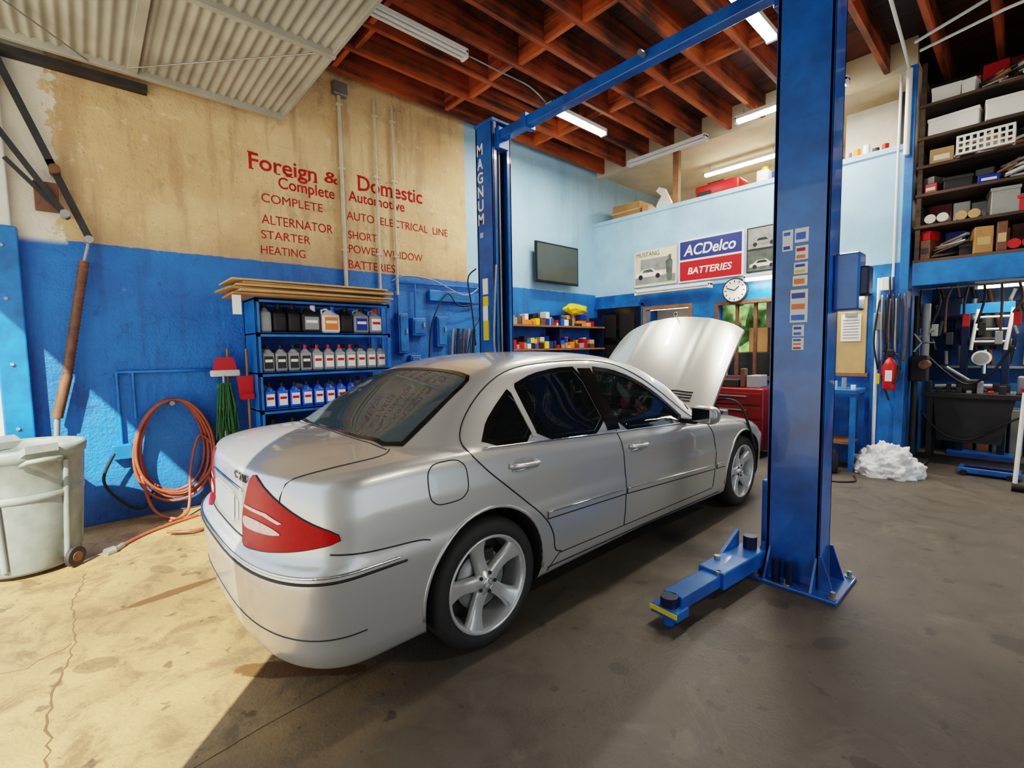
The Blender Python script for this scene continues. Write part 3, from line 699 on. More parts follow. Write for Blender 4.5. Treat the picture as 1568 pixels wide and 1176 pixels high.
for mp in (s_near,s_far):
    for Q in (Q1,Q2,Q3):
        overlay(gl,offs(chaikin(Q,1),.004),mp,-0.003,m_glass); ringover(tr,Q,.026,mp,0.0025,m_blackgloss)
    overlay(tr,[(2.37,.94),(2.50,.935),(2.42,1.32),(2.29,1.325)],mp,0.0035,m_blackgloss)
    overlay(tr,[(1.735,.985),(1.77,.98),(1.735,1.24),(1.70,1.225)],mp,0.0045,m_paint,.03)
    seam(tr,[(1.40,.972),(1.9,.948),(2.5,.915),(3.0,.89),(3.40,.868)],mp,0.006,m_chrome,0.003)
    seam(sm_,[(1.90,.325),(1.84,.35),(1.83,.45),(1.76,.56),(1.56,.73),(1.38,.88),(1.29,.99),(1.34,1.08),(1.50,1.22),(1.68,1.32),(1.9,1.365),(2.37,1.378),(2.7,1.345),(2.95,1.26),(3.2,1.12),(3.48,.93),(3.70,.83),(3.76,.70),(3.77,.5),(3.75,.30)],mp,.004)
    seam(sm_,[(2.50,.31),(2.50,.6),(2.49,.85),(2.46,.93)],mp,.004)
    seam(sm_,[(1.88,.322),(2.5,.31),(3.75,.29)],mp)
    seam(sm_,[(1.80,.24),(1.84,.29),(1.88,.322)],mp)
    for seg in ([(1.775,.572),(2.49,.548)],[(2.51,.547),(3.75,.475)],[(3.79,.473),(3.95,.464)]):
        overlay(tr,[(seg[0][0],seg[0][1]-.02),(seg[1][0],seg[1][1]-.02),(seg[1][0],seg[1][1]+.018),(seg[0][0],seg[0][1]+.018)],mp,0.008,m_paint)
        seam(tr,[(seg[0][0],seg[0][1]+.012),(seg[1][0],seg[1][1]+.012)],mp,0.004,m_chrome,0.009,False)
        seam(sm_,[(seg[0][0],seg[0][1]-.024),(seg[1][0],seg[1][1]-.024)],mp,0.006,m_black,0.001,False)
    seam(sm_,[(1.80,.262),(2.5,.25),(3.9,.225)],mp,0.004)
    seam(sm_,[(.64,.685),(.82,.665),(1.0,.655),(1.05,.64)],mp,0.0035)
    for y in (RWY,FWY):
        seam(sm_,[(y+0.370*math.cos(t*math.pi/24),WZ+0.01+0.370*math.sin(t*math.pi/24)) for t in range(-1,26)],mp,0.009,m_paint,0.0,False)
ff=[(1.06,.775),(1.27,.775),(1.27,.955),(1.06,.955)]; fq=chaikin(ff,3); seam(sm_,fq+[fq[0]],s_near,0.003,m_black,0,False)
overlay(gl,offs(chaikin(RG,1),.004),s_top,-0.003,m_glassr,0.05); ringover(tr,RG,.022,s_top,0.0025,m_blackgloss)
overlay(gl,offs(chaikin(WS,1),.004),s_top,-0.003,m_glassr,0.05); ringover(tr,WS,.035,s_top,0.0025,m_blackgloss)
for sx in (-1,1):
    seam(sm_,[(sx*.60,.51),(sx*.66,.62),(sx*.69,.8),(sx*.68,.95),(sx*.62,1.0)],s_top,0.0035)
seam(sm_,[(-.62,.985),(-.3,.935),(0,.925),(.3,.935),(.62,.985)],s_top,0.003)
seam(sm_,[(-.42,.665),(-.2,.66),(.2,.66),(.42,.665)],s_rear,0.004)
def s_wrap(a,b_):
    c=Vector((CX,1.25,b_)); t=math.radians(a); d=Vector((math.sin(t),-math.cos(t),0)); return c+d*2.5,-d
seam(tr,[(a,.612) for a in range(-68,70,4)],s_wrap,0.006,m_chrome,0.002,False)
seam(sm_,[(a,.590) for a in range(-70,72,4)],s_wrap,0.006,m_black,0.0,False)
seam(sm_,[(a,.36) for a in range(-60,62,4)],s_wrap,0.003,m_black,0.0,False)
seam(tr,[(-.28,.86),(0,.865),(.28,.86)],s_rear,0.008,m_chrome,0.004)
overlay(tr,[(-.30,.685),(.22,.685),(.22,.825),(-.30,.825)],s_rear,0.002,m_greyplastic,0.05,1)
overlay(tr,[(-.25,.70),(.17,.70),(.17,.81),(-.25,.81)],s_rear,0.005,m_plate,0.05)
q=proj(*s_rear(.16,.895),0.003); q2=proj(*s_rear(.31,.895),0.003); tr.text('C 240',0.17,0.035,frame(q,q2-q,(0,0,1)),m_dark,0.01,0.002)
for sg in (1,-1):
    def tmap(a,b_,sg=sg):
        c=Vector((CX+sg*.385,1.1,b_)); t=math.radians(a); d=Vector((sg*math.sin(t),-math.cos(t),0)); return c+d*2,-d
    T=[(-9,.745),(-4,.86),(-1,.935),(3,.942),(18,.88),(32,.82),(45.5,.762),(46.5,.732),(30,.692),(14,.66),(0,.643),(-6,.655)]
    overlay(tr,T,tmap,0.006,m_taillr,0.03,1,sa=80,sb=1)
    overlay(tr,[(-7,.735),(-6,.762),(8,.770),(18,.762),(24,.745),(18,.732),(8,.722),(-5,.712)],tmap,0.0085,m_taillw,0.03,1,sa=80,sb=1)
    overlay(tr,[(-5.5,.796),(-5,.810),(14,.812),(24,.790),(22,.782),(12,.798)],tmap,0.0085,m_taillw,0.03,0,sa=80,sb=1)
    lp=chaikin(T,1); tr.tube([proj(*tmap(*p),0.002) for p in dens(lp+[lp[0]],2)][:-1],0.004,m_black,n=6,closed=True)
overlay(tr,[(-.66,4.0),(.66,4.0),(.64,4.5),(.55,4.85),(0,4.98),(-.55,4.85),(-.64,4.5)],s_top,0.004,m_dark,0.06)
b=MB()
b.box((CX-.3,4.1,.8),(CX+.3,4.7,.93),m_dark,0.04); b.box((CX+.35,4.05,.75),(CX+.58,4.3,.93),m_black,0.02); b.cyl((CX-.45,4.4,.75),(CX-.45,4.4,.92),.08,m_greyplastic)
b.box((CX-.5,4.75,.70),(CX+.5,4.85,.80),m_steel,0.01); b.wire([(CX+.5,4.3,.85),(CX+.62,4.35,.95),(CX+.8,4.4,.9),(CX+.9,4.5,.5)],.012,m_black)
b.done('engine',CAR)
b=MB()
def seat(x,y):
    b.box((x-.24,y-.02,.42),(x+.24,y+.48,.62),m_seat,.06,seg=3)
    X=Matrix.Translation((x,y,.55))@Matrix.Rotation(math.radians(14),4,'X')
    b.box((-.24,-.1,0),(.24,.06,.60),m_seat,.06,X,3); b.box((-.13,-.09,.63),(.13,.01,.79),m_seat,.045,X,3)
    for q in (-.05,.05): b.cyl(X@Vector((q,-.04,.55)),X@Vector((q,-.04,.68)),.006,m_chrome,n=6)
seat(CX+.36,2.72); seat(CX-.36,2.72)
X=Matrix.Translation((CX,1.93,.5))@Matrix.Rotation(math.radians(18),4,'X')
b.box((-.64,-.08,0),(.64,.08,.56),m_seat,.06,X,3)
for x_ in (-.4,.4): b.box((x_-.13,-.08,.54),(x_+.13,.0,.68),m_seat,.04,X,3)
b.box((CX-.64,1.95,.42),(CX+.64,2.4,.6),m_seat,.05,seg=3)
b.box((CX-.62,1.12,.925),(CX+.62,1.78,.94),m_interior,.004)
b.box((CX-.68,3.35,.6),(CX+.68,3.6,.90),m_interior,.05,seg=3)
X=Matrix.Translation((CX-.36,3.2,.86))@Matrix.Rotation(math.radians(65),4,'X')
b.tube([X@Vector((.18*math.cos(t*math.pi/16),.18*math.sin(t*math.pi/16),0)) for t in range(32)],.014,m_black,closed=True); b.cyl(X@Vector((0,0,0)),X@Vector((0,0,-.3)),.03,m_black); b.box((-.17,-.03,-.01),(.17,.03,.01),m_black,.005,X)
b.box((CX-.09,3.02,1.27),(CX+.09,3.04,1.33),m_black,.01)
b.done('cabin_interior',CAR)
gl.done('glazing',CAR); tr.done('trim_and_lights',CAR); sm_.done('panel_gaps',CAR)
b=MB()
for sg,mp in ((1,s_near),(-1,s_far)):
    for y,z in ((1.63,.87),(2.66,.815)):
        pts=[]
        for i in range(13):
            t=i/12; yy=y-.1+.2*t; q=proj(*mp(yy,z-0.01*t)); pts.append(q+Vector((sg*(0.004+0.030*math.sin(math.pi*t)**.5 if 0<t<1 else 0),0,0)))
        b.tube(pts,0.014,m_paint,n=10)
        overlay(b,chaikin([(y-.07,z-.032),(y+.07,z-.036),(y+.07,z+.024),(y-.07,z+.028)],2),mp,0.0015,m_greyplastic,0.03)
        b.tube([proj(*mp(y-.085,z-.026),.010),proj(*mp(y+.085,z-.03),.010)],.005,m_chrome)
b.done('door_handles',CAR)
b=MB()
for sg in (1,-1):
    c=Vector((CX+sg*.965,3.36,.945))
    X=Matrix.Translation(c)@Matrix.Rotation(sg*math.radians(-12),4,'Z')
    n1,n2=20,12; vs=[];fs=[]
    for j in range(n2+1):
        ph=math.pi*j/n2
        for i in range(n1):
            th=2*math.pi*i/n1
            x=abs(math.cos(th))**.7*math.copysign(1,math.cos(th)); z=abs(math.sin(th))**.7*math.copysign(1,math.sin(th))
            r=math.sin(ph)**.6 if math.sin(ph)>0 else 0; y=-math.cos(ph)
            y= y*.045 if y<0 else y*.09
            vs.append((x*r*.105,y,z*r*.07))
    for j in range(n2):
        for i in range(n1): fs.append((j*n1+i,j*n1+(i+1)%n1,(j+1)*n1+(i+1)%n1,(j+1)*n1+i))
    b.add(vs,fs,m_paint,True,X)
    b.box((-.08,-.05,-.05),(.08,-.044,.05),m_chrome,0.004,X)
    b.box((c.x-sg*.06,3.33,.87),(c.x-sg*.2,3.39,.91),m_black,0.01)
b.done('door_mirrors',CAR)
b=MB(); hyp=Matrix.Translation((CX,4.02,.905))@Matrix.Rotation(math.radians(45),4,'X')
def hood(u,v,dz=0):
    s=u*2-1; w=.70-.015*v-.015*v**4; x=s*w; L=1.05
    y=L*v+.08*(1-s*s)*v-.05*(1-s*s)*(1-v)-.03*abs(s)**10*v**6
    z=(.06+.05*v)*(1-s*s)+.02*math.sin(math.pi*v)-.02*v**8-.015*abs(s)**8+dz
    z+= .007*math.exp(-((abs(s)-.5)/.07)**2)
    return hyp@Vector((x,y,z))
b.grid(lambda u,v:hood(u,v),48,36,m_paint); b.grid(lambda u,v:hood(u,v,-.025),48,36,m_greyplastic)
for fn in (lambda t:(t,0),lambda t:(t,1),lambda t:(0,t),lambda t:(1,t)):
    b.grid(lambda u,v,fn=fn:hood(*fn(u),-.025*v),48,1,m_paint)
for s0 in (.12,.56):
    for k in range(4): b.tube([hood(s0+i*.03,.06+.028*k,.003) for i in range(11)],.006,m_black,n=6)
b.cyl(hood(.95,.15,-.03),Vector((CX+.62,4.45,.78)),.012,m_black); b.cyl(hood(.05,.15,-.03),Vector((CX-.62,4.45,.78)),.012,m_black)
b.tube([hood(.5,.97,.0),hood(.5,.97,.05)],.006,m_chrome); b.lathe([(.022,-.003),(.026,0),(.022,.003)],m_chrome,Matrix.Translation(hood(.5,.97,.07))@Matrix.Rotation(math.pi/2,4,'X'),20)
b.done('bonnet',CAR)
def wheel(xo,y,sg,nm):
    b=MB(); X=Matrix.Translation((xo,y,WZ))@Matrix(((0,0,sg,0),(1,0,0,0),(0,1,0,0),(0,0,0,1)))
    k=WZ/.32
    P=[(.236,-.012),(.243,-.002),(.262,.004),(.29,.0),(.308,-.012),(.316,-.028),(.32,-.05),(.32,-.17),(.312,-.2),(.28,-.21)]
    b.lathe([(r*k,z) for r,z in P],m_tyre,X,64)
    for g in (-.07,-.11,-.15): b.lathe([(.3205*k,g),(.3207*k,g+.008)],m_black,X,48)
    b.lathe([(.24*k,-.012),(.241*k,.0),(.234*k,.003),(.226*k,-.002),(.220*k,-.02),(.216*k,-.06),(.2,-.19)],m_alu,X,64)
    b.lathe([(0.001,-.13),(.21,-.13)],m_dark,X,32); b.lathe([(.06,-.075),(.145,-.075),(.145,-.085)],m_steel,X,32)
    b.box((-.05,.09,-.1),(.07,.15,-.05),m_dark,0.01,X)
    for i in range(5):
        a=math.pi/2+2*math.pi*i/5+.25; ca,sa=math.cos(a),math.sin(a); vs=[];fs=[]
        rs=[.03,.06,.09,.12,.15,.18,.205,.225]; ws=[.036,.036,.033,.033,.035,.041,.050,.062]; zs_=[-.028,-.026,-.03,-.032,-.03,-.022,-.014,-.008]
        prf=[(-1,-.035),(-.92,-.008),(-.55,0.0),(0,-.006),(.55,0),(.92,-.008),(1,-.035)]
        for r,w,z in zip(rs,ws,zs_):
            for q,dz in prf: vs.append((ca*r*k-sa*q*w,sa*r*k+ca*q*w,z+dz))
        m=len(prf)
        for j in range(len(rs)-1):
            for q in range(m-1): fs.append((j*m+q,j*m+q+1,(j+1)*m+q+1,(j+1)*m+q))
        b.add(vs,fs,m_alu,True,X)
        ap=a+math.pi/5; b.cyl(X@Vector((math.cos(ap)*.048,math.sin(ap)*.048,-.05)),X@Vector((math.cos(ap)*.048,math.sin(ap)*.048,-.018)),.009,m_dark,n=6)
    b.lathe([(.0,-.012),(.024,-.013),(.031,-.018),(.034,-.024),(.062,-.03),(.066,-.045)],m_alu,X,32)
    for i in range(3):
        a=math.pi/2+i*2*math.pi/3; b.cyl(X@Vector((0,0,-.011)),X@Vector((math.cos(a)*.022,math.sin(a)*.022,-.013)),.003,m_chrome,n=5)
    b.lathe([(.024,-.012),(.026,-.009),(.028,-.014)],m_chrome,X,24)
    b.done(nm,CAR)
for y,n_ in ((RWY,'rear'),(FWY,'front')):
    wheel(CX+.852,y,1,'wheel_'+n_+'_right'); wheel(CX-.852,y,-1,'wheel_'+n_+'_left')

# ---------------------------------------------------------------- storage shelf with bottles
SX0,SX1,SY0,SY1=-5.33,-4.88,1.20,2.57
b=MB()
for x in (SX0,SX1-.035):
    for y in (SY0,SY1-.035): b.box((x,y,0),(x+.035,y+.035,1.98),m_blue,0.003)
for z in (.12,.5,.89,1.25,1.63,1.955):
    b.box((SX0,SY0,z),(SX1,SY1,z+.02),m_blue,0.003); b.box((SX1-.008,SY0,z-.02),(SX1,SY1,z+.02),m_blue)
b.box((SX0,SY0,0.1),(SX1,SY0+.01,1.98),m_blue)
b.done('storage_shelf')
def bottle(b,x,y,z,w,d,h,mb_,mc,ml,handle=False):
    b.box((x-d,y,z),(x,y+w,z+h*.72),mb_,min(w,d)*.22,seg=3)
    X=Matrix.Translation((x-d*.5,y+w*.5,z+h*.68))@Matrix.Diagonal((d*.46,w*.46,1,1))
    b.lathe([(1,0),(.85,h*.06),(.5,h*.13),(.34,h*.17)],mb_,X,16)
    yc=y+w*.5+(w*.18 if handle else 0)
    b.cyl((x-d*.5,yc,z+h*.78),(x-d*.5,yc,z+h),min(w,d)*.2,mc,n=14)
    if ml:
        b.box((x-.001,y+w*.14,z+h*.12),(x+.002,y+w*.86,z+h*.58),ml); b.box((x,y+w*.2,z+h*.36),(x+.003,y+w*.8,z+h*.46),m_red if ml is m_paper else m_paper)
    if handle: b.tube([(x-d*.5,y+w*.1,z+h*.68),(x-d*.5,y+w*.08,z+h*.84),(x-d*.5,y+w*.35,z+h*.9),(x-d*.5,y+w*.5,z+h*.8)],.011,mb_,n=8)
b=MB(); y=SY0+.05
jug=[(m_greyplastic,m_black,None),(m_black,m_black,None),(m_black,m_black,None),(m_dark,m_white,m_greyplastic),(m_paper,m_coolblue,m_orange),(m_black,m_black,None),(m_greyplastic,m_black,m_navy),(m_greyplastic,m_red,m_paper)]
ws=[.1,.13,.12,.19,.19,.13,.17,.15]
for (mm,mc,ml),w in zip(jug,ws): bottle(b,SX1-.04,y,1.652,w,.13,.28,mm,mc,ml,w>.14); y+=w+.01
y=SY0+.06
for i in range(6): bottle(b,SX1-.22,y,1.652,.17,.12,.27,m_dark,m_black,None); y+=.2
b.done('oil_jugs')
b=MB(); y=SY0+.05
for i in range(11): bottle(b,SX1-.04,y,1.272,.108,.08,.26,m_greyplastic,m_red if 3<=i<8 else m_black,m_paper if i>3 else m_dark); y+=.117
y=SY0+.05
for i in range(8): bottle(b,SX1-.2,y,1.272,.13,.1,.27,m_greyplastic,m_black,None); y+=.16
b.done('oil_bottles')
b=MB(); y=SY0+.05
for i in range(11): bottle(b,SX1-.04,y,.912,.102,.08,.25,m_coolblue,m_black,m_paper); y+=.117
y=SY0+.05
for i in range(8): bottle(b,SX1-.2,y,.912,.13,.1,.27,m_navy if i%2 else m_greyplastic,m_black,None); y+=.16
b.done('washer_fluid_bottles')
b=MB(); y=SY0+.05
for i in range(7): bottle(b,SX1-.06,y,.522,.17,.14,.28,(m_coolblue,m_greyplastic,m_black)[i%3],m_black,None); y+=.185
b.done('coolant_bottles')
b=MB(); z=1.982
for i,(dx,dy,mm,th) in enumerate(((.0,.0,m_card,.025),(.05,.03,m_card2,.02),(-.02,-.05,m_card,.025),(.06,.02,m_card2,.02),(.0,.06,m_card,.03),(.02,-.02,m_card2,.02))):
    rr=Matrix.Translation((-5.01,1.78,z))@Matrix.Rotation(math.radians((-2,1,3,-2,1.5,0)[i]),4,'Z')
    b.box((-.23+dx,-.78+dy,0),(.30+dx,.70+dy,th*.8),mm,0.003,rr,seg=1)
    b.box((-.22+dx,-.77+dy,th*.8),(.20+dx,.1+dy,th*.95),m_card2 if i%2 else m_card,0,rr); z+=th
b.box((-4.72,.98,1.80),(-4.715,1.05,1.97),m_paper)
b.done('flattened_cardboard_stack')

# ---------------------------------------------------------------- waste bin
b=MB(); c=(-4.60,-.37)
X=Matrix.Translation((c[0],c[1],0))
b.lathe([(.0,.03),(.25,.03),(.265,.05),(.285,.35),(.305,.6),(.318,.78),(.335,.79),(.34,.84),(.325,.86),(.315,.84),(.30,.78),(.26,.1),(0,.08)],m_can,X,48)
b.lathe([(.285,.5),(.31,.52),(.312,.54),(.303,.56)],m_can,X,48)
for a in (20,200): 
    t=math.radians(a); d=Vector((math.cos(t),math.sin(t),0)); s_=Vector((-d.y,d.x,0)); p=Vector((c[0],c[1],.76))
    b.tube([p+d*.32-s_*.09,p+d*.39-s_*.08+Vector((0,0,.03)),p+d*.40+Vector((0,0,.035)),p+d*.39+s_*.08+Vector((0,0,.03)),p+d*.32+s_*.09],.016,m_can)
    b.prism([p+d*.30-s_*.1+Vector((0,0,.04)),p+d*.37-s_*.08+Vector((0,0,.08)),p+d*.37+s_*.08+Vector((0,0,.08)),p+d*.30+s_*.1+Vector((0,0,.04))],(0,0,.05),m_can)
for a in (-20,45,110): 
    t=math.radians(a); d=Vector((math.cos(t),math.sin(t),0)); p=Vector((c[0],c[1],0)); b.cyl(p+d*.275+Vector((0,0,.08)),p+d*.325+Vector((0,0,.76)),.018,m_can,n=8)
t=math.radians(48); d=Vector((math.cos(t),math.sin(t),0)); pp=Vector((c[0],c[1],.07))+d*.30
b.cyl(pp,pp+d*.03,.068,m_dark,n=24); b.cyl(pp+d*.03,pp+d*.035,.035,m_brownsteel,n=16)
b.done('trash_can')

# ---------------------------------------------------------------- hose coil
b=MB()
for k in range(7):
    cy=.55+R.uniform(-.02,.02); ry=.26+R.uniform(-.04,.035); rz=.45+R.uniform(-.05,.04); x=XL+.05+k*.018
    b.tube([(x+.01*math.sin(t/5),cy+ry*math.cos(t*math.pi/24)*(1-.12*math.sin(t*math.pi/24)),1.05-rz+rz*math.sin(t*math.pi/24)) for t in range(48)],.0125,m_hose,closed=True)
b.cyl((XL+.001,.55,1.0),(XL+.2,.55,1.02),.02,m_steel)
b.wire([(XL+.15,.80,.3),(XL+.2,.82,.06),(XL+.35,.70,.014),(-4.9,.5,.013),(-4.8,.33,.013),(-4.7,.22,.013),(-4.58,.12,.013)],.0125,m_hose)
b.wire([(XL+.15,.3,.4),(XL+.2,.36,.1),(XL+.35,.5,.013),(-4.95,.7,.013),(-4.6,.7,.013),(-4.5,.55,.03),(-4.6,.4,.035)],.0125,m_hose)
b.wire([(XL+.12,.9,.5),(XL+.15,.75,.7),(XL+.16,.66,.4),(XL+.3,.6,.05),(-4.9,.45,.03)],.0125,m_hose)
b.cyl((-4.58,.12,.015),(-4.50,.07,.015),.02,m_steel); b.cyl((-4.5,.07,.02),(-4.47,.02,.02),.03,m_steel)
b.wire([(XL+.14,.13,.62),(XL+.12,.05,.4),(XL+.10,.15,.2),(XL+.1,.3,.1),(XL+.1,.4,.3)],.012,m_black)
b.done('air_hose')
b=MB(); 
b.cyl((-5.10,.97,0.02),(-5.28,1.03,1.5),.013,m_wood)
b.prism([(-5.2,.88,1.30),(-5.2,1.08,1.30),(-5.2,1.05,1.42),(-5.2,.91,1.42)],(.05,0,0),m_red); b.box((-5.21,.86,1.24),(-5.13,1.10,1.30),m_whitedirty,0.01)
b.done('broom')
b=MB()
b.cyl((-5.05,.92,0.02),(-5.14,.96,1.25),.012,m_steel); b.box((-5.16,.90,1.12),(-5.1,1.02,1.18),m_green,0.01)
for i in range(60):
    y=.89+R.random()*.15; x=-5.12+R.uniform(-.04,.04); b.tube([(x,.96+(y-.96)*.6,1.16),(x+R.uniform(0,.03),y,.95),(x+R.uniform(-.02,.04),y+R.uniform(-.03,.03),.66+R.uniform(-.06,.08))],.007,m_green,n=5)
b.done('mop')
b=MB(); b.cyl((-5.05,1.14,.03),(-5.08,1.15,1.5),.012,m_wood)
b.prism([(-5.06,1.07,1.02),(-5.06,1.18,1.02),(-5.06,1.19,1.24),(-5.06,1.05,1.24)],(.02,0,0),m_red); b.prism([(-5.06,1.07,1.02),(-5.06,1.18,1.02),(-5.06,1.18,1.07),(-5.06,1.07,1.07)],(.06,0,0),m_red)
b.done('dustpan')

# ---------------------------------------------------------------- TV
b=MB()
b.box((XL+.12,5.23,2.49),(XL+.16,6.24,3.12),m_blackgloss,0.008); b.box((XL+.16,5.26,2.53),(XL+.163,6.21,3.09),m_tvscreen); b.box((XL+.001,5.6,2.7),(XL+.12,5.9,2.95),m_dark)
b.done('television')
b=MB()
for z in (1.08,1.43,1.79): b.box((XL+.001,4.55,z),(XL+.32,6.75,z+.025),m_wood)
for y in (4.55,5.6,6.72): b.box((XL+.001,y,.0),(XL+.3,y+.03,1.98),m_bluedark)
b.done('parts_shelf')
b=MB(); mats=[m_paper,m_yellow,m_orange,m_navy,m_card,m_red,m_black,m_coolblue,m_greyplastic,m_paper,m_card2,m_dark,m_dark,m_brownsteel]
for z in (1.107,1.457,1.817):
    for (xb_,xf_) in ((XL+.03,XL+.16),(XL+.165,XL+.3)):
        y=4.62
        while y<6.5:
            w=R.uniform(.05,.12); h=R.uniform(.04,.13 if xf_>XL+.2 else .2); n=1 if h>.1 else R.choice((1,2))
            for q in range(n): b.box((xb_,y,z+q*(h+.002)),(xf_-R.uniform(0,.03),y+w-.006,z+q*(h+.002)+h),R.choice(mats),0.003,seg=1)
            y+=w
b.done('parts_boxes')
b=MB()
def bag(u,v):
    a=u*6.283; ph=v*3.1416; k=1+.3*mn.noise(Vector((math.cos(a)*math.sin(ph)*2,math.sin(a)*math.sin(ph)*2,math.cos(ph)*2)))
    return (XL+.17+.12*math.cos(a)*math.sin(ph)*k,6.15+.26*math.sin(a)*math.sin(ph)*k,2.10-.09*math.cos(ph)*k)
b.grid(bag,32,16,m_yellow); b.done('yellow_bag')

# ---------------------------------------------------------------- back wall items
b=MB(); b.box((-5.26,YB-.06,0),(-4.38,YB-.01,2.14),m_blackgloss,0.005)
for z0,z1 in ((.2,1.0),(1.12,1.5),(1.62,2.02)):
    for x0_,x1_ in ((-5.15,-4.86),(-4.78,-4.49)): b.box((x0_,YB-.072,z0),(x1_,YB-.06,z1),m_black,0.008)
b.cyl((-4.45,YB-.06,1.05),(-4.45,YB-.12,1.05),.03,m_steel); b.box((-4.38,YB-.04,0),(-4.36,YB-.001,2.18),m_blue); b.box((-5.31,YB-.04,2.14),(-4.36,YB-.001,2.2),m_blue)
b.done('door_1')
def win(nm,x0,x1,z0,z1,mull,mat):
    b=MB(); t=.05
    b.box((x0-t,YB-.03,z0-t),(x1+t,YB-.001,z0),mat); b.box((x0-t,YB-.03,z1),(x1+t,YB-.001,z1+t),mat); b.box((x0-t,YB-.03,z0),(x0,YB-.001,z1),mat); b.box((x1,YB-.03,z0),(x1+t,YB-.001,z1),mat)
    for m in mull: b.box((m-.02,YB+.01,z0),(m+.02,YB+.05,z1),mat)
    b.done(nm)
win('window_1',-3.1,-2.34,1.02,2.04,[-2.85,-2.6],m_brownsteel); win('window_2',-4.30,-3.56,1.5,2.06,[],m_wood)
b=MB(); b.box((-3.05,7.1,.9),(-2.4,7.5,1.35),m_dark,.01); b.box((-2.75,7.1,1.35),(-2.5,7.4,1.7),m_card,.01); b.box((-4.2,7.6,1.0),(-3.7,7.9,1.7),m_bluedark,.01); b.box((-3.3,7.6,0),(-2.2,8.2,.9),m_wood,.01); b.done('office_desk')
b=MB(); b.cyl((-2.86,YB-.05,2.23),(-2.86,YB-.001,2.23),.175,m_dark,n=40); b.cyl((-2.86,YB-.056,2.23),(-2.86,YB-.05,2.23),.155,m_paper,n=40)
for i in range(12):
    a=i*math.pi/6; b.box((-.006,-.003,.115),(.006,0,.14),m_black,0,Matrix.Translation((-2.86,YB-.056,2.23))@Matrix.Rotation(a,4,'Y'))
for a,l in ((50,.08),(-70,.12)): b.box((-.006,-.006,0),(.006,-.002,l),m_black,0,Matrix.Translation((-2.86,YB-.057,2.23))@Matrix.Rotation(math.radians(a),4,'Y'))
b.done('wall_clock')
b=MB(); y=YB-.03
b.box((-3.72,y,2.43),(-2.76,YB-.001,3.06),m_paper,0.004)
m_signblue=M('sign_blue',(24,44,120),.4,var=.05); m_signred=M('sign_red',(186,16,26),.4,var=.05)
b.box((-3.70,y-.003,2.77),(-2.78,y,3.04),m_signblue); b.box((-3.70,y-.003,2.45),(-2.78,y,2.74),m_signred)
b.text('ACDelco',.78,.16,frame((-3.64,y-.004,2.82),(1,0,0),(0,0,1)),m_paper,.018,.002,.2); b.text('BATTERIES',.66,.10,frame((-3.57,y-.004,2.54),(1,0,0),(0,0,1)),m_paper,.015,.002,.2)
b.done('battery_sign')
m_poster=M('poster_paper',(216,210,186),.6,var=.15); m_p2=M('poster_ink',(80,90,84),.6,var=.5,vs=12); m_p3=M('poster_grey',(140,144,142),.6,var=.4,vs=5)
def car2d(b,x0,z0,w,y,mat,mat2):
    P=[(0,.06),(.02,.16),(.15,.2),(.28,.3),(.6,.32),(.75,.2),(.95,.17),(1,.07)]
    b.prism([(x0+p[0]*w,y,z0+p[1]*w) for p in P],(0,.002,0),mat)
    b.prism([(x0+p[0]*w,y-.001,z0+p[1]*w) for p in ((.25,.2),(.32,.285),(.57,.295),(.67,.2))],(0,.001,0),mat2)
    for q in (.2,.8): b.cyl((x0+q*w,y-.003,z0+.07*w),(x0+q*w,y+.001,z0+.07*w),.075*w,m_black,n=18)
b=MB(); b.box((-4.52,YB-.02,2.44),(-3.76,YB-.001,3.02),m_poster); b.box((-4.5,YB-.022,2.48),(-3.78,YB-.02,2.60),m_p3); b.box((-4.4,YB-.022,2.68),(-3.85,YB-.02,2.88),m_p3)
b.text('MUSTANG',.42,.07,frame((-4.48,YB-.022,2.92),(1,0,0),(0,0,1)),m_p2,.0,.001); car2d(b,-4.5,2.56,.52,YB-.024,m_white,m_p2)
b.prism([(-3.92,YB-.024,2.50),(-3.84,YB-.024,2.50),(-3.83,YB-.024,2.80),(-3.86,YB-.024,2.84),(-3.85,YB-.024,2.90),(-3.9,YB-.024,2.90),(-3.9,YB-.024,2.84),(-3.95,YB-.024,2.8)],(0,.002,0),m_p2); b.done('car_poster')
b=MB(); b.box((-2.72,YB-.02,2.45),(-2.26,YB-.001,3.06),m_dark,.003); b.box((-2.70,YB-.024,2.77),(-2.28,YB-.02,3.04),m_p3); b.box((-2.70,YB-.024,2.47),(-2.28,YB-.02,2.74),m_p2)
car2d(b,-2.68,2.80,.36,YB-.026,m_greyplastic,m_black); car2d(b,-2.68,2.50,.36,YB-.026,m_whitedirty,m_black); b.done('car_poster')
b=MB(); b.box((-1.64,YB-.04,1.10),(-1.33,YB-.001,2.04),m_card2); b.box((-1.58,YB-.05,1.48),(-1.38,YB-.04,1.80),m_paper)
for i in range(7): b.box((-1.56,YB-.052,1.52+i*.035),(-1.40,YB-.05,1.525+i*.035),m_dark)
b.box((-1.54,YB-.07,1.78),(-1.42,YB-.04,1.82),m_steel); b.box((-1.68,YB-.06,1.06),(-1.3,YB-.001,1.10),m_wood); b.box((-1.68,YB-.06,2.02),(-1.3,YB-.001,2.07),m_wood)
b.box((-1.70,YB-.06,1.06),(-1.64,YB-.001,2.07),m_wood); b.box((-1.60,YB-.05,1.9),(-1.5,YB-.04,2.0),m_yellow); b.box((-1.45,YB-.05,1.86),(-1.36,YB-.04,1.98),m_paper)
b.done('notice_board')
b=MB(); b.box((-2.0,6.35,.88),(-1.30,YB-.07,.93),m_blue,.005)
for x in (-1.98,-1.36):
    for y in (6.37,6.77): b.box((x,y,0),(x+.05,y+.05,.88),m_blue)
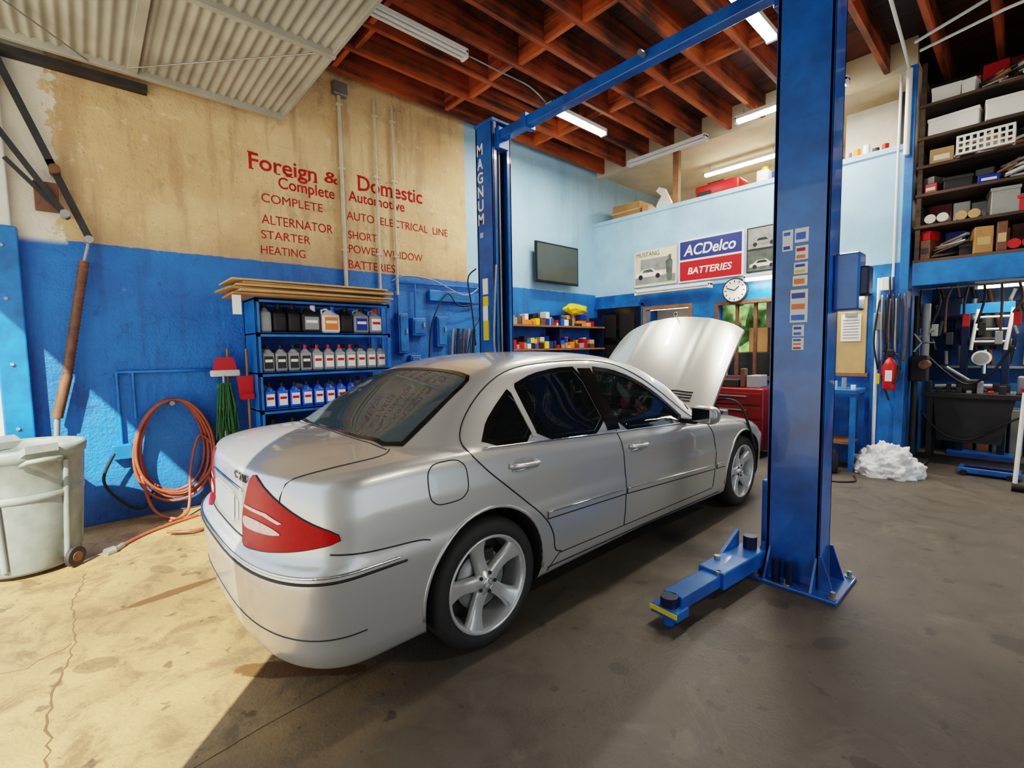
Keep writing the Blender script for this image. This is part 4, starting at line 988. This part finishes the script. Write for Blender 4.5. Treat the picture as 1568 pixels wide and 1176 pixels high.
b.box((-1.95,6.4,.3),(-1.35,6.8,.33),m_wood); b.box((-1.9,6.45,.33),(-1.6,6.75,.6),m_card,.01)
for i in range(7): b.cyl((-1.9+i*.09,6.5,.93),(-1.9+i*.09,6.5,.93+.05+.04*(i%3)),.025,(m_paper,m_whitedirty,m_greyplastic)[i%3])
b.done('workbench')
b=MB(); b.box((-3.0,6.3,.1),(-2.25,6.8,.9),m_chest,.02)
for i in range(4): b.box((-2.97,6.285,.15+i*.18),(-2.28,6.3,.30+i*.18),m_chest,.006); b.box((-2.8,6.27,.25+i*.18),(-2.45,6.285,.265+i*.18),m_steel)
for x in (-2.95,-2.32):
    for y in (6.35,6.73): b.cyl((x,y,.05),(x+.03,y,.05),.05,m_black)
b.box((-2.95,6.4,.9),(-2.6,6.6,1.0),m_dark,.01); b.box((-2.5,6.4,.9),(-2.35,6.7,1.06),m_greyplastic,.01); b.box((-2.58,6.4,.9),(-2.52,6.5,1.15),m_brownsteel,.01)
b.done('tool_chest')
b=MB()
X=Matrix.Translation((-1.50,6.2,0)); b.lathe([(0,0),(.08,.0),(.085,.03),(.085,.2),(.06,.26),(.03,.29),(.03,.33),(0,.33)],m_black,X,20); b.tube([(-1.50,6.14,.22),(-1.50,6.10,.28),(-1.50,6.14,.32)],.012,m_black); b.done('oil_can')
b=MB()
def rag(u,v):
    th=u*2*math.pi; ph=v*math.pi/2; r=.25
    p=Vector((math.cos(th)*math.cos(ph),math.sin(th)*math.cos(ph),math.sin(ph)))
    k=1+.22*mn.noise(p*2.2)+.18*mn.noise(p*5)+.10*mn.noise(p*11)+.04*mn.noise(p*25)
    return (-1.03+p.x*r*k*1.15,6.5+p.y*r*k,max(0.0,p.z*.33*k)+.001)
b.grid(rag,96,48,m_cloth); b.done('shop_rag_pile')
b=MB(); b.wire([(-1.8,6.3,.01),(-1.6,6.0,.01),(-1.4,5.75,.01),(-1.2,5.9,.01),(-1.25,6.15,.01)],.008,m_black); b.done('floor_cable')

b=MB(); b.box((-1.28,YB-.02,0),(-.98,YB+.12,2.36),m_blue,.005); b.box((-1.04,YB-.07,0),(-.96,YB-.02,4.45),m_blue,.005); b.done('trim_2')
b=MB()
b.cyl((-1.22,YB-.06,.1),(-1.22,YB-.06,2.2),.018,m_white); b.cyl((-1.02,YB-.11,3.5),(-1.02,YB-.11,4.4),.028,m_white); b.cyl((-1.10,YB-.04,2.2),(-1.10,YB-.04,4.4),.013,m_white)
b.box((-1.2,YB-.1,2.05),(-1.1,YB-.02,2.2),m_white,.01); b.box((-1.25,YB-.12,1.6),(-1.15,YB-.08,1.8),m_greyplastic,.01)
b.wire([(-1.12,YB-.1,2.2),(-1.1,YB-.12,1.6),(-1.15,YB-.12,1.1),(-1.08,YB-.12,.8)],.01,m_black)
for i in range(10): b.wire([(-1.20+i*.025,YB-.12,1.95+.05*(i%2)),(-1.22+i*.03+R.uniform(-.02,.02),YB-.14,1.5+.1*(i%3)),(-1.19+i*.025,YB-.13,1.15+.1*(i%4))],.010,(m_black,m_steel,m_dark,m_bluedark,m_brownsteel)[i%5])
for i in range(5): b.box((-1.2+i*.04,YB-.13,.98+.1*(i%3)),(-1.17+i*.04,YB-.10,1.1+.1*(i%3)),(m_yellow,m_red,m_dark,m_steel,m_dark)[i],.004)
b.done('wall_conduit')
b=MB(); X=Matrix.Translation((-1.06,YB-.26,.93)); b.lathe([(0,0),(.055,0),(.06,.02),(.06,.28),(.04,.33),(.02,.35),(.02,.38),(0,.38)],m_red,X,24)
b.box((-1.09,YB-.29,1.30),(-1.03,YB-.23,1.38),m_black,.01); b.wire([(-1.04,YB-.26,1.33),(-.98,YB-.28,1.3),(-.98,YB-.3,1.1),(-1.01,YB-.32,1.0)],.01,m_black); b.box((-1.09,YB-.325,1.03),(-1.03,YB-.318,1.15),m_paper); b.cyl((-1.06,YB-.26,1.1),(-1.06,YB-.05,1.1),.02,m_steel)
b.done('fire_extinguisher')

# ---------------------------------------------------------------- loft items
b=MB(); b.box((-5.15,7.15,2.7),(-4.60,7.6,3.95),m_card,.004); b.box((-5.15,7.14,3.80),(-4.60,7.15,3.83),m_card2); b.box((-4.58,7.2,2.7),(-4.46,7.5,3.85),m_card2,.004); b.done('cardboard_box')
b=MB(); b.box((-3.86,YB+.02,3.66),(-3.77,YB+.1,4.46),m_wood); b.done('trim_3')
b=MB(); b.prism([(-4.28,7.1,3.66),(-4.05,7.1,3.66),(-3.98,7.1,3.75),(-4.1,7.1,4.0),(-4.2,7.1,4.05),(-4.26,7.1,4.0),(-4.16,7.1,3.9),(-4.24,7.1,3.78)],(0,.05,0),m_white); b.box((-4.3,7.05,2.7),(-3.95,7.3,3.66),m_whitedirty,.02); b.done('white_bracket')
b=MB(); b.box((-3.6,7.0,2.7),(-2.85,7.4,3.66),m_dark,.02); b.box((-3.55,7.02,3.66),(-2.9,7.38,3.86),m_red,.03); b.box((-3.4,7.1,3.86),(-3.15,7.2,3.90),m_black,.01); b.box((-3.5,7.0,3.66),(-3.3,7.02,3.76),m_black,.01); b.done('red_case')
b=MB(); b.box((-2.85,7.0,2.7),(-2.3,7.3,3.68),m_card,.01); b.box((-2.68,7.05,3.68),(-2.53,7.25,3.86),m_white,.02); b.cyl((-2.6,7.15,3.86),(-2.6,7.15,3.91),.04,m_yellow); b.box((-2.48,7.05,3.68),(-2.3,7.25,3.80),m_navy,.01); b.done('storage_container')
b=MB(); b.box((-1.75,7.0,2.7),(-1.15,7.3,3.66),m_card2,.01)
for i in range(6): b.cyl((-1.7+i*.09,7.05,3.66),(-1.7+i*.09,7.05,3.74+.02*(i%4)),.035,(m_dark,m_steel,m_orange,m_paper,m_dark,m_red)[i])
b.done('paint_tins')
b=MB(); b.box((-1.75,7.5,3.7),(-1.2,7.56,4.4),m_whitedirty,.01); b.box((-1.2,7.45,2.7),(-1.12,7.6,4.45),m_dark,.01); b.box((-1.8,7.46,3.66),(-1.12,7.6,3.7),m_dark,.01); b.done('leaning_panel')
b=MB()
for i in range(12):
    x=-5.2+i*.27; h=3.45+R.uniform(.2,.62); b.box((x,7.9,2.7),(x+.25,8.3,h),R.choice([m_card,m_card2,m_dark,m_whitedirty,m_brownsteel,m_greyplastic]),.01)
for i in range(9): b.box((-3.7+i*.2,7.45,2.7),(-3.52+i*.2,7.65,3.62+R.uniform(.02,.2)),R.choice([m_card,m_dark,m_greyplastic,m_whitedirty,m_brownsteel]),.01)
b.done('loft_storage_boxes')

# ---------------------------------------------------------------- storage racks above workshop
b=MB()
b.box((-.94,YB-.02,2.08),(4.99,YB+.12,2.33),m_blue,.005)
lev=[2.33,2.70,3.04,3.34,3.64,3.98]
for z in lev: b.box((-.94,YB-.02,z),(4.99,YB+.65,z+.03),m_rack)
for x in (-.93,.9,2.8,4.9): b.box((x,YB+.0,2.33),(x+.04,YB+.05,4.45),m_rack); b.box((x,YB+.6,2.33),(x+.04,YB+.65,4.45),m_rack)
b.box((-.94,YB+.66,2.33),(4.99,YB+.7,4.45),m_rack)
b.done('storage_rack')
b=MB(); pal=[m_red,m_card,m_card2,m_dark,m_paper,m_greyplastic,m_steel,m_brownsteel,m_black,m_chest,m_wood,m_dark,m_navy,m_whitedirty]
for li,z in enumerate(lev):
    hm=(.33,.28,.24,.24,.28,.4)[li]
    x=-.87
    while x<4.6:
        w=R.uniform(.12,.3); b.box((x,YB+.36,z+.031),(x+w-.01,YB+.6,z+.03+R.uniform(.6,.98)*hm),R.choice(pal),.008); x+=w
    x=-.87
    while x<4.6:
        w=R.uniform(.08,.26); h=R.uniform(.3,.95)*hm
        mm=R.choice(pal) if li<4 else R.choice([m_card,m_white,m_card2,m_paper,m_dark,m_whitedirty])
        if li==0: mm=R.choice([m_red,m_chest,m_dark,m_card,m_red,m_brownsteel])
        big=(li==4 and x<-.4)
        if big: w,h,mm=.42,.19,m_white
        q=.5 if big else R.random(); yo=YB+R.uniform(-.05,.08)
        if q<.13:
            for k in range(2): b.cyl((x+.06+.1*k,yo,z+.09),(x+.06+.1*k,yo+.3,z+.09),.048,mm)
            w=.24
        elif q<.38:
            for k in range(9): b.cyl((x+R.uniform(-.03,.05),yo+.025*k,z+.05+.018*k),(x+w+R.uniform(0,.14),yo+R.uniform(-.05,.2),z+.05+.016*k+R.uniform(0,.08)),R.uniform(.008,.02),R.choice([m_steel,m_dark,m_wood,m_brownsteel,m_whitedirty,m_black]))
        elif q<.46:
            for k in range(3): b.cyl((x+.04+.08*k,yo+.05,z+.03),(x+.04+.08*k,yo+.05,z+.03+.8*h),.035,R.choice(pal),n=12)
            w=.26
        else:
            XX=Matrix.Translation((x+w/2,yo+.15,z+.031))@Matrix.Rotation(math.radians(R.uniform(-16,16)),4,'Z')
            b.box((-w/2+.01,-.13,0),(w/2-.01,.14,h),mm,.008,XX)
            if q<.65: b.box((-w/2+.004,-.136,h-.03),(w/2-.004,.146,h+.005),mm,.004,XX)
            else: b.box((-w*.3,-.133,h*.3),(w*.3,-.13,h*.6),R.choice([m_paper,m_dark,m_card2]),0,XX)
            if q>.65 and h<.65*hm:
                X2=XX@Matrix.Rotation(math.radians(R.uniform(-25,25)),4,'Z'); b.box((-w*.4,-.1,h+.004),(w*.35,.1,h+.32*hm),R.choice(pal),.006,X2)
        x+=w+R.uniform(-.01,.015)
b.done('stored_parts_boxes')
b=MB(); x0_,z0_=-.62,3.37
b.box((x0_,YB-.115,z0_),(x0_+.42,YB-.082,z0_+.02),m_white)
for i in range(9): b.box((x0_+i*.05,YB-.115,z0_),(x0_+i*.05+.02,YB-.10,z0_+.19),m_white)
for zz in (0,.055,.11,.17): b.box((x0_,YB-.117,z0_+zz),(x0_+.42,YB-.10,z0_+zz+.02),m_white)
for xx in (x0_,x0_+.4): b.box((xx,YB-.11,z0_),(xx+.02,YB+.1,z0_+.19),m_white)
b.done('plastic_crate')

# ---------------------------------------------------------------- workshop alcove machines
b=MB()
for x in (-.62,-.25): b.box((x,8.3,0),(x+.07,8.42,1.9),m_bluedark,.005)
b.box((-.64,8.28,1.8),(-.16,8.44,1.93),m_bluesteel,.005); b.box((-.64,8.28,.8),(-.16,8.44,.92),m_dark,.005); b.cyl((-.4,8.36,1.8),(-.4,8.36,1.35),.06,m_dark); b.cyl((-.4,8.36,1.35),(-.4,8.36,1.05),.03,m_chrome)
b.cyl((-.42,8.2,1.25),(-.42,8.26,1.25),.09,m_paper,n=24); b.cyl((-.42,8.19,1.25),(-.42,8.2,1.25),.07,m_steel,n=24); b.box((-.7,8.2,0),(-.1,8.5,.05),m_bluesteel,.005); b.box((-.55,8.28,1.4),(-.28,8.44,1.5),m_dark,.01)
for x in (-.52,-.22): b.cyl((x,8.2,1.35),(x+.05,8.2,1.85),.018,m_whitedirty)
for z in (1.45,1.6,1.75): b.cyl((-.5,8.2,z),(-.2,8.2,z),.014,m_whitedirty)
b.done('hydraulic_press')
b=MB(); b.box((-.9,7.7,.78),(.25,8.1,.84),m_dark,.005); b.prism([(-.8,7.75,.78),(-.1,7.75,.78),(-.2,7.75,.25),(-.75,7.75,.25)],(0,.3,0),m_dark)
for x in (-.85,.15):
    b.box((x,7.72,0),(x+.05,7.77,.78),m_dark); b.box((x,8.0,0),(x+.05,8.05,.78),m_dark)
b.cyl((-.8,7.85,.9),(-.3,7.9,.92),.03,m_steel); b.cyl((-.7,7.75,1.15),(-.35,7.9,.87),.02,m_steel); b.box((-.6,7.8,.84),(-.4,7.95,1.0),m_dark,.02); b.box((-.1,7.8,.84),(.1,7.95,1.05),m_greyplastic,.02)
for i in range(12):
    x=-.87+i*.09; b.box((x,7.72+R.uniform(0,.05),.84),(x+R.uniform(.04,.08),7.85,.84+R.uniform(.03,.16)),R.choice([m_dark,m_steel,m_red,m_greyplastic,m_brownsteel,m_dark]),.006)
b.wire([(-.88,7.7,1.3),(-.7,7.65,1.1),(-.5,7.7,.95),(-.3,7.66,1.1),(-.15,7.7,1.4)],.014,m_black)
b.wire([(-.9,7.68,.6),(-.7,7.66,.35),(-.45,7.68,.3),(-.2,7.66,.5),(.1,7.68,.7)],.012,m_dark)
b.done('steel_workbench')
b=MB()
for i in range(56):
    x=-.95+i*.03; z=1.15+.2*(i%5); b.cyl((x,8.88,z),(x+R.uniform(-.06,.06),8.84,z+R.uniform(.15,.35)),R.uniform(.012,.04),R.choice((m_steel,m_dark,m_brownsteel,m_black,m_greyplastic,m_whitedirty)))
b.box((-.9,8.83,1.1),(.6,8.98,1.13),m_steel); b.box((-.88,8.78,1.75),(-.65,8.98,2.05),m_bluedark,.01); b.box((.1,8.7,1.1),(.5,8.98,1.6),m_dark,.02)
for i in range(10):
    x=-.9+i*.15; h=R.uniform(.15,.6); b.box((x,8.6,0),(x+.12,8.96,h),R.choice([m_dark,m_card,m_steel,m_bluedark,m_brownsteel]),.01)
b.done('tool_rack')
b=MB()
for i in range(9):
    x=-.9+i*.13; b.wire([(x,7.3,2.07),(x+R.uniform(-.04,.04),7.28,1.9),(x+R.uniform(-.05,.05),7.3,1.75-.1*(i%3))],.012,R.choice((m_dark,m_steel,m_black,m_brownsteel)))
    b.box((x-.03,7.28,1.62-.1*(i%3)),(x+.03,7.31,1.76-.1*(i%3)),R.choice((m_dark,m_steel,m_red,m_brownsteel)),.006)
b.cyl((-.93,7.3,2.07),(1.0,7.3,2.07),.012,m_steel)
b.done('hanging_tools')
b=MB()
x=-.93
b.cyl((x,7.3,0),(x,7.3,2.0),.03,m_dark); b.box((x-.03,7.2,1.0),(x+.12,7.4,1.3),m_dark,.01); b.cyl((x,7.3,1.5),(x+.15,7.3,1.6),.03,m_steel); b.cyl((x+.1,7.3,1.2),(x+.1,7.1,1.2),.05,m_brownsteel); b.box((x-.03,7.15,0),(x+.15,7.45,.05),m_dark,.01); b.cyl((x+.08,7.3,1.3),(x+.08,7.3,1.9),.04,m_greyplastic)
for k in range(3): b.cyl((x+.06,7.2,1.45),(x+.06+.12*math.cos(k*2.1),7.14,1.45+.12*math.sin(k*2.1)),.01,m_steel)
b.done('drill_press')
b=MB(); b.box((-.5,7.05,.02),(-.02,7.3,.08),m_bluesteel,.01); b.box((-.45,7.08,.08),(-.08,7.27,.11),m_bluedark,.005)
for x in (-.45,-.1): b.cyl((x,7.05,.03),(x,7.02,.03),.03,m_black)
b.done('floor_jack_plate')
b=MB()
b.cyl((-.06,6.6,.05),(-.03,6.7,.95),.018,m_white); b.cyl((.07,6.6,.05),(.0,6.7,.95),.018,m_red); b.cyl((-.03,6.7,.95),(.07,6.7,1.0),.018,m_white); b.cyl((-.08,6.6,.04),(.09,6.6,.04),.04,m_black)
b.done('jack_handle')

# ---------------------------------------------------------------- lights
def fixture(nm,p0,p1,lit,power=0,wid=.1,hang=None):
    p0=Vector(p0);p1=Vector(p1); d=(p1-p0).normalized(); s_=Vector((-d.y,d.x,0)); L=(p1-p0).length
    X=Matrix((d,s_,Vector((0,0,1)))).transposed().to_4x4(); X.translation=p0
    e=empty(nm); b=MB(); b.box((0,-wid/2,0.02),(L,wid/2,.07),m_white,.006,X)
    for q in (-.028,.028): b.cyl(X@Vector((.03,q,.0)),X@Vector((L-.03,q,.0)),.016,m_tube if lit else m_tubeoff,n=12)
    for q in (0,L-.03): b.box((q,-wid/2,-.02),(q+.03,wid/2,.05),m_white,.003,X)
    if hang:
        for q in (.1,L-.1): b.cyl(X@Vector((q,0,.07)),X@Vector((q,0,hang-p0.z)),.005,m_steel,n=6)
    b.done('housing',e)
    if lit and power:
        l=bpy.data.lights.new('tube_light','AREA'); l.shape='RECTANGLE'; l.size=L; l.size_y=.12; l.energy=power; l.color=(1,.90,.74)
        lo=bpy.data.objects.new('tube_light',l); COL.objects.link(lo); lo.parent=e
        lo.matrix_world=X@Matrix.Translation((L/2,0,-.03))
fixture('added_fluorescent_light',(-3.93,1.85,4.36),(-3.93,3.0,4.36),False,hang=4.5)
fixture('added_fluorescent_light',(-4.07,4.34,4.36),(-4.07,5.46,4.36),True,60,hang=4.5)
fixture('added_fluorescent_light',(-1.8,3.9,4.36),(-1.8,5.06,4.36),True,60,hang=4.5)
fixture('added_fluorescent_light',(-4.49,6.66,4.36),(-3.2,6.66,4.36),False,hang=4.5)
fixture('added_fluorescent_light',(-2.74,6.5,4.36),(-1.5,6.5,4.36),True,45,hang=4.5)
fixture('added_fluorescent_light',(-3.92,8.07,4.36),(-2.72,8.07,4.36),True,35,hang=4.52)
fixture('added_fluorescent_light',(2.2,2.5,4.36),(2.2,3.7,4.36),True,50,hang=4.5)  # fixture out of view, added for fill light
fixture('added_fluorescent_light',(-.5,8.0,2.10),(.75,8.0,2.10),True,14,hang=2.2)
fixture('added_fluorescent_light',(-2.69,6.75,2.34),(-1.4,6.75,2.34),True,15)
fixture('added_fluorescent_light',(-4.4,6.75,2.31),(-3.15,6.75,2.31),False)
fixture('added_fluorescent_light',(-4.95,7.9,2.15),(-3.9,7.9,2.15),True,12,hang=2.6)
b=MB(); b.wire([(-3.93,3.0,4.40),(-3.8,3.3,4.30),(-3.85,3.8,4.34),(-4.07,4.3,4.42)],.008,m_steel)
b.tube([(-.9,6.5,4.42),(-.3,6.3,4.42),(.5,6.2,4.42),(3,6.0,4.42)],.015,m_white); b.tube([(-.9,6.2,4.38),(.2,5.6,4.38),(3,5.4,4.38)],.015,m_whitedirty)
b.tube([(-1.02,6.75,4.4),(-1.0,6.3,4.42),(-.9,4.0,4.45)],.015,m_white)
b.done('ceiling_conduit')
b=MB()
def hed(u,v):
    p=Vector((u*10,v*5,0)); k=mn.noise(p*1.5)*.5+mn.noise(p*4)*.25; return (-11+u*9,14+k-1.2*v,v*4.0+.3*k)
b.grid(hed,120,60,m_leaf); b.done('garden_hedge')
b=MB(); b.box((-14,9.15,-.1),(9,18,-.02),m_apron); b.done('ground_rear')
# ---------------------------------------------------------------- sun, sky
l=bpy.data.lights.new('sun','SUN'); l.energy=12; l.angle=math.radians(.53); l.color=(1,.91,.74)
so=bpy.data.objects.new('sun',l); COL.objects.link(so); so.rotation_euler=Vector((-1.1,1,-1.35)).to_track_quat('-Z','Y').to_euler()
w=bpy.data.worlds.new('sky'); sc.world=w; w.use_nodes=True; bg=w.node_tree.nodes['Background']; bg.inputs[0].default_value=(.76,.87,1,1); bg.inputs[1].default_value=1.3
# ---------------------------------------------------------------- camera
cam=bpy.data.cameras.new('camera'); co=bpy.data.objects.new('camera',cam); COL.objects.link(co); sc.camera=co
cam.sensor_width=36; cam.sensor_fit='HORIZONTAL'; cam.lens=36*720/1568; cam.clip_start=.05; cam.clip_end=200
yaw=math.radians(47.9); pit=math.radians(4.2); rl=math.radians(.95)
F0=Vector((-math.sin(yaw),math.cos(yaw),0)); R0=Vector((math.cos(yaw),math.sin(yaw),0)); U0=Vector((0,0,1))
F=F0*math.cos(pit)-U0*math.sin(pit); U1=U0*math.cos(pit)+F0*math.sin(pit)
Rr=R0*math.cos(rl)-U1*math.sin(rl); U=U1*math.cos(rl)+R0*math.sin(rl)
mw=Matrix((Rr,U,-F)).transposed().to_4x4(); mw.translation=Vector((0,0,1.45)); co.matrix_world=mw
try:
    sc.view_settings.view_transform='Filmic'; sc.view_settings.look='Medium High Contrast'
except Exception as ex: print(ex)
sc.view_settings.exposure=0.5
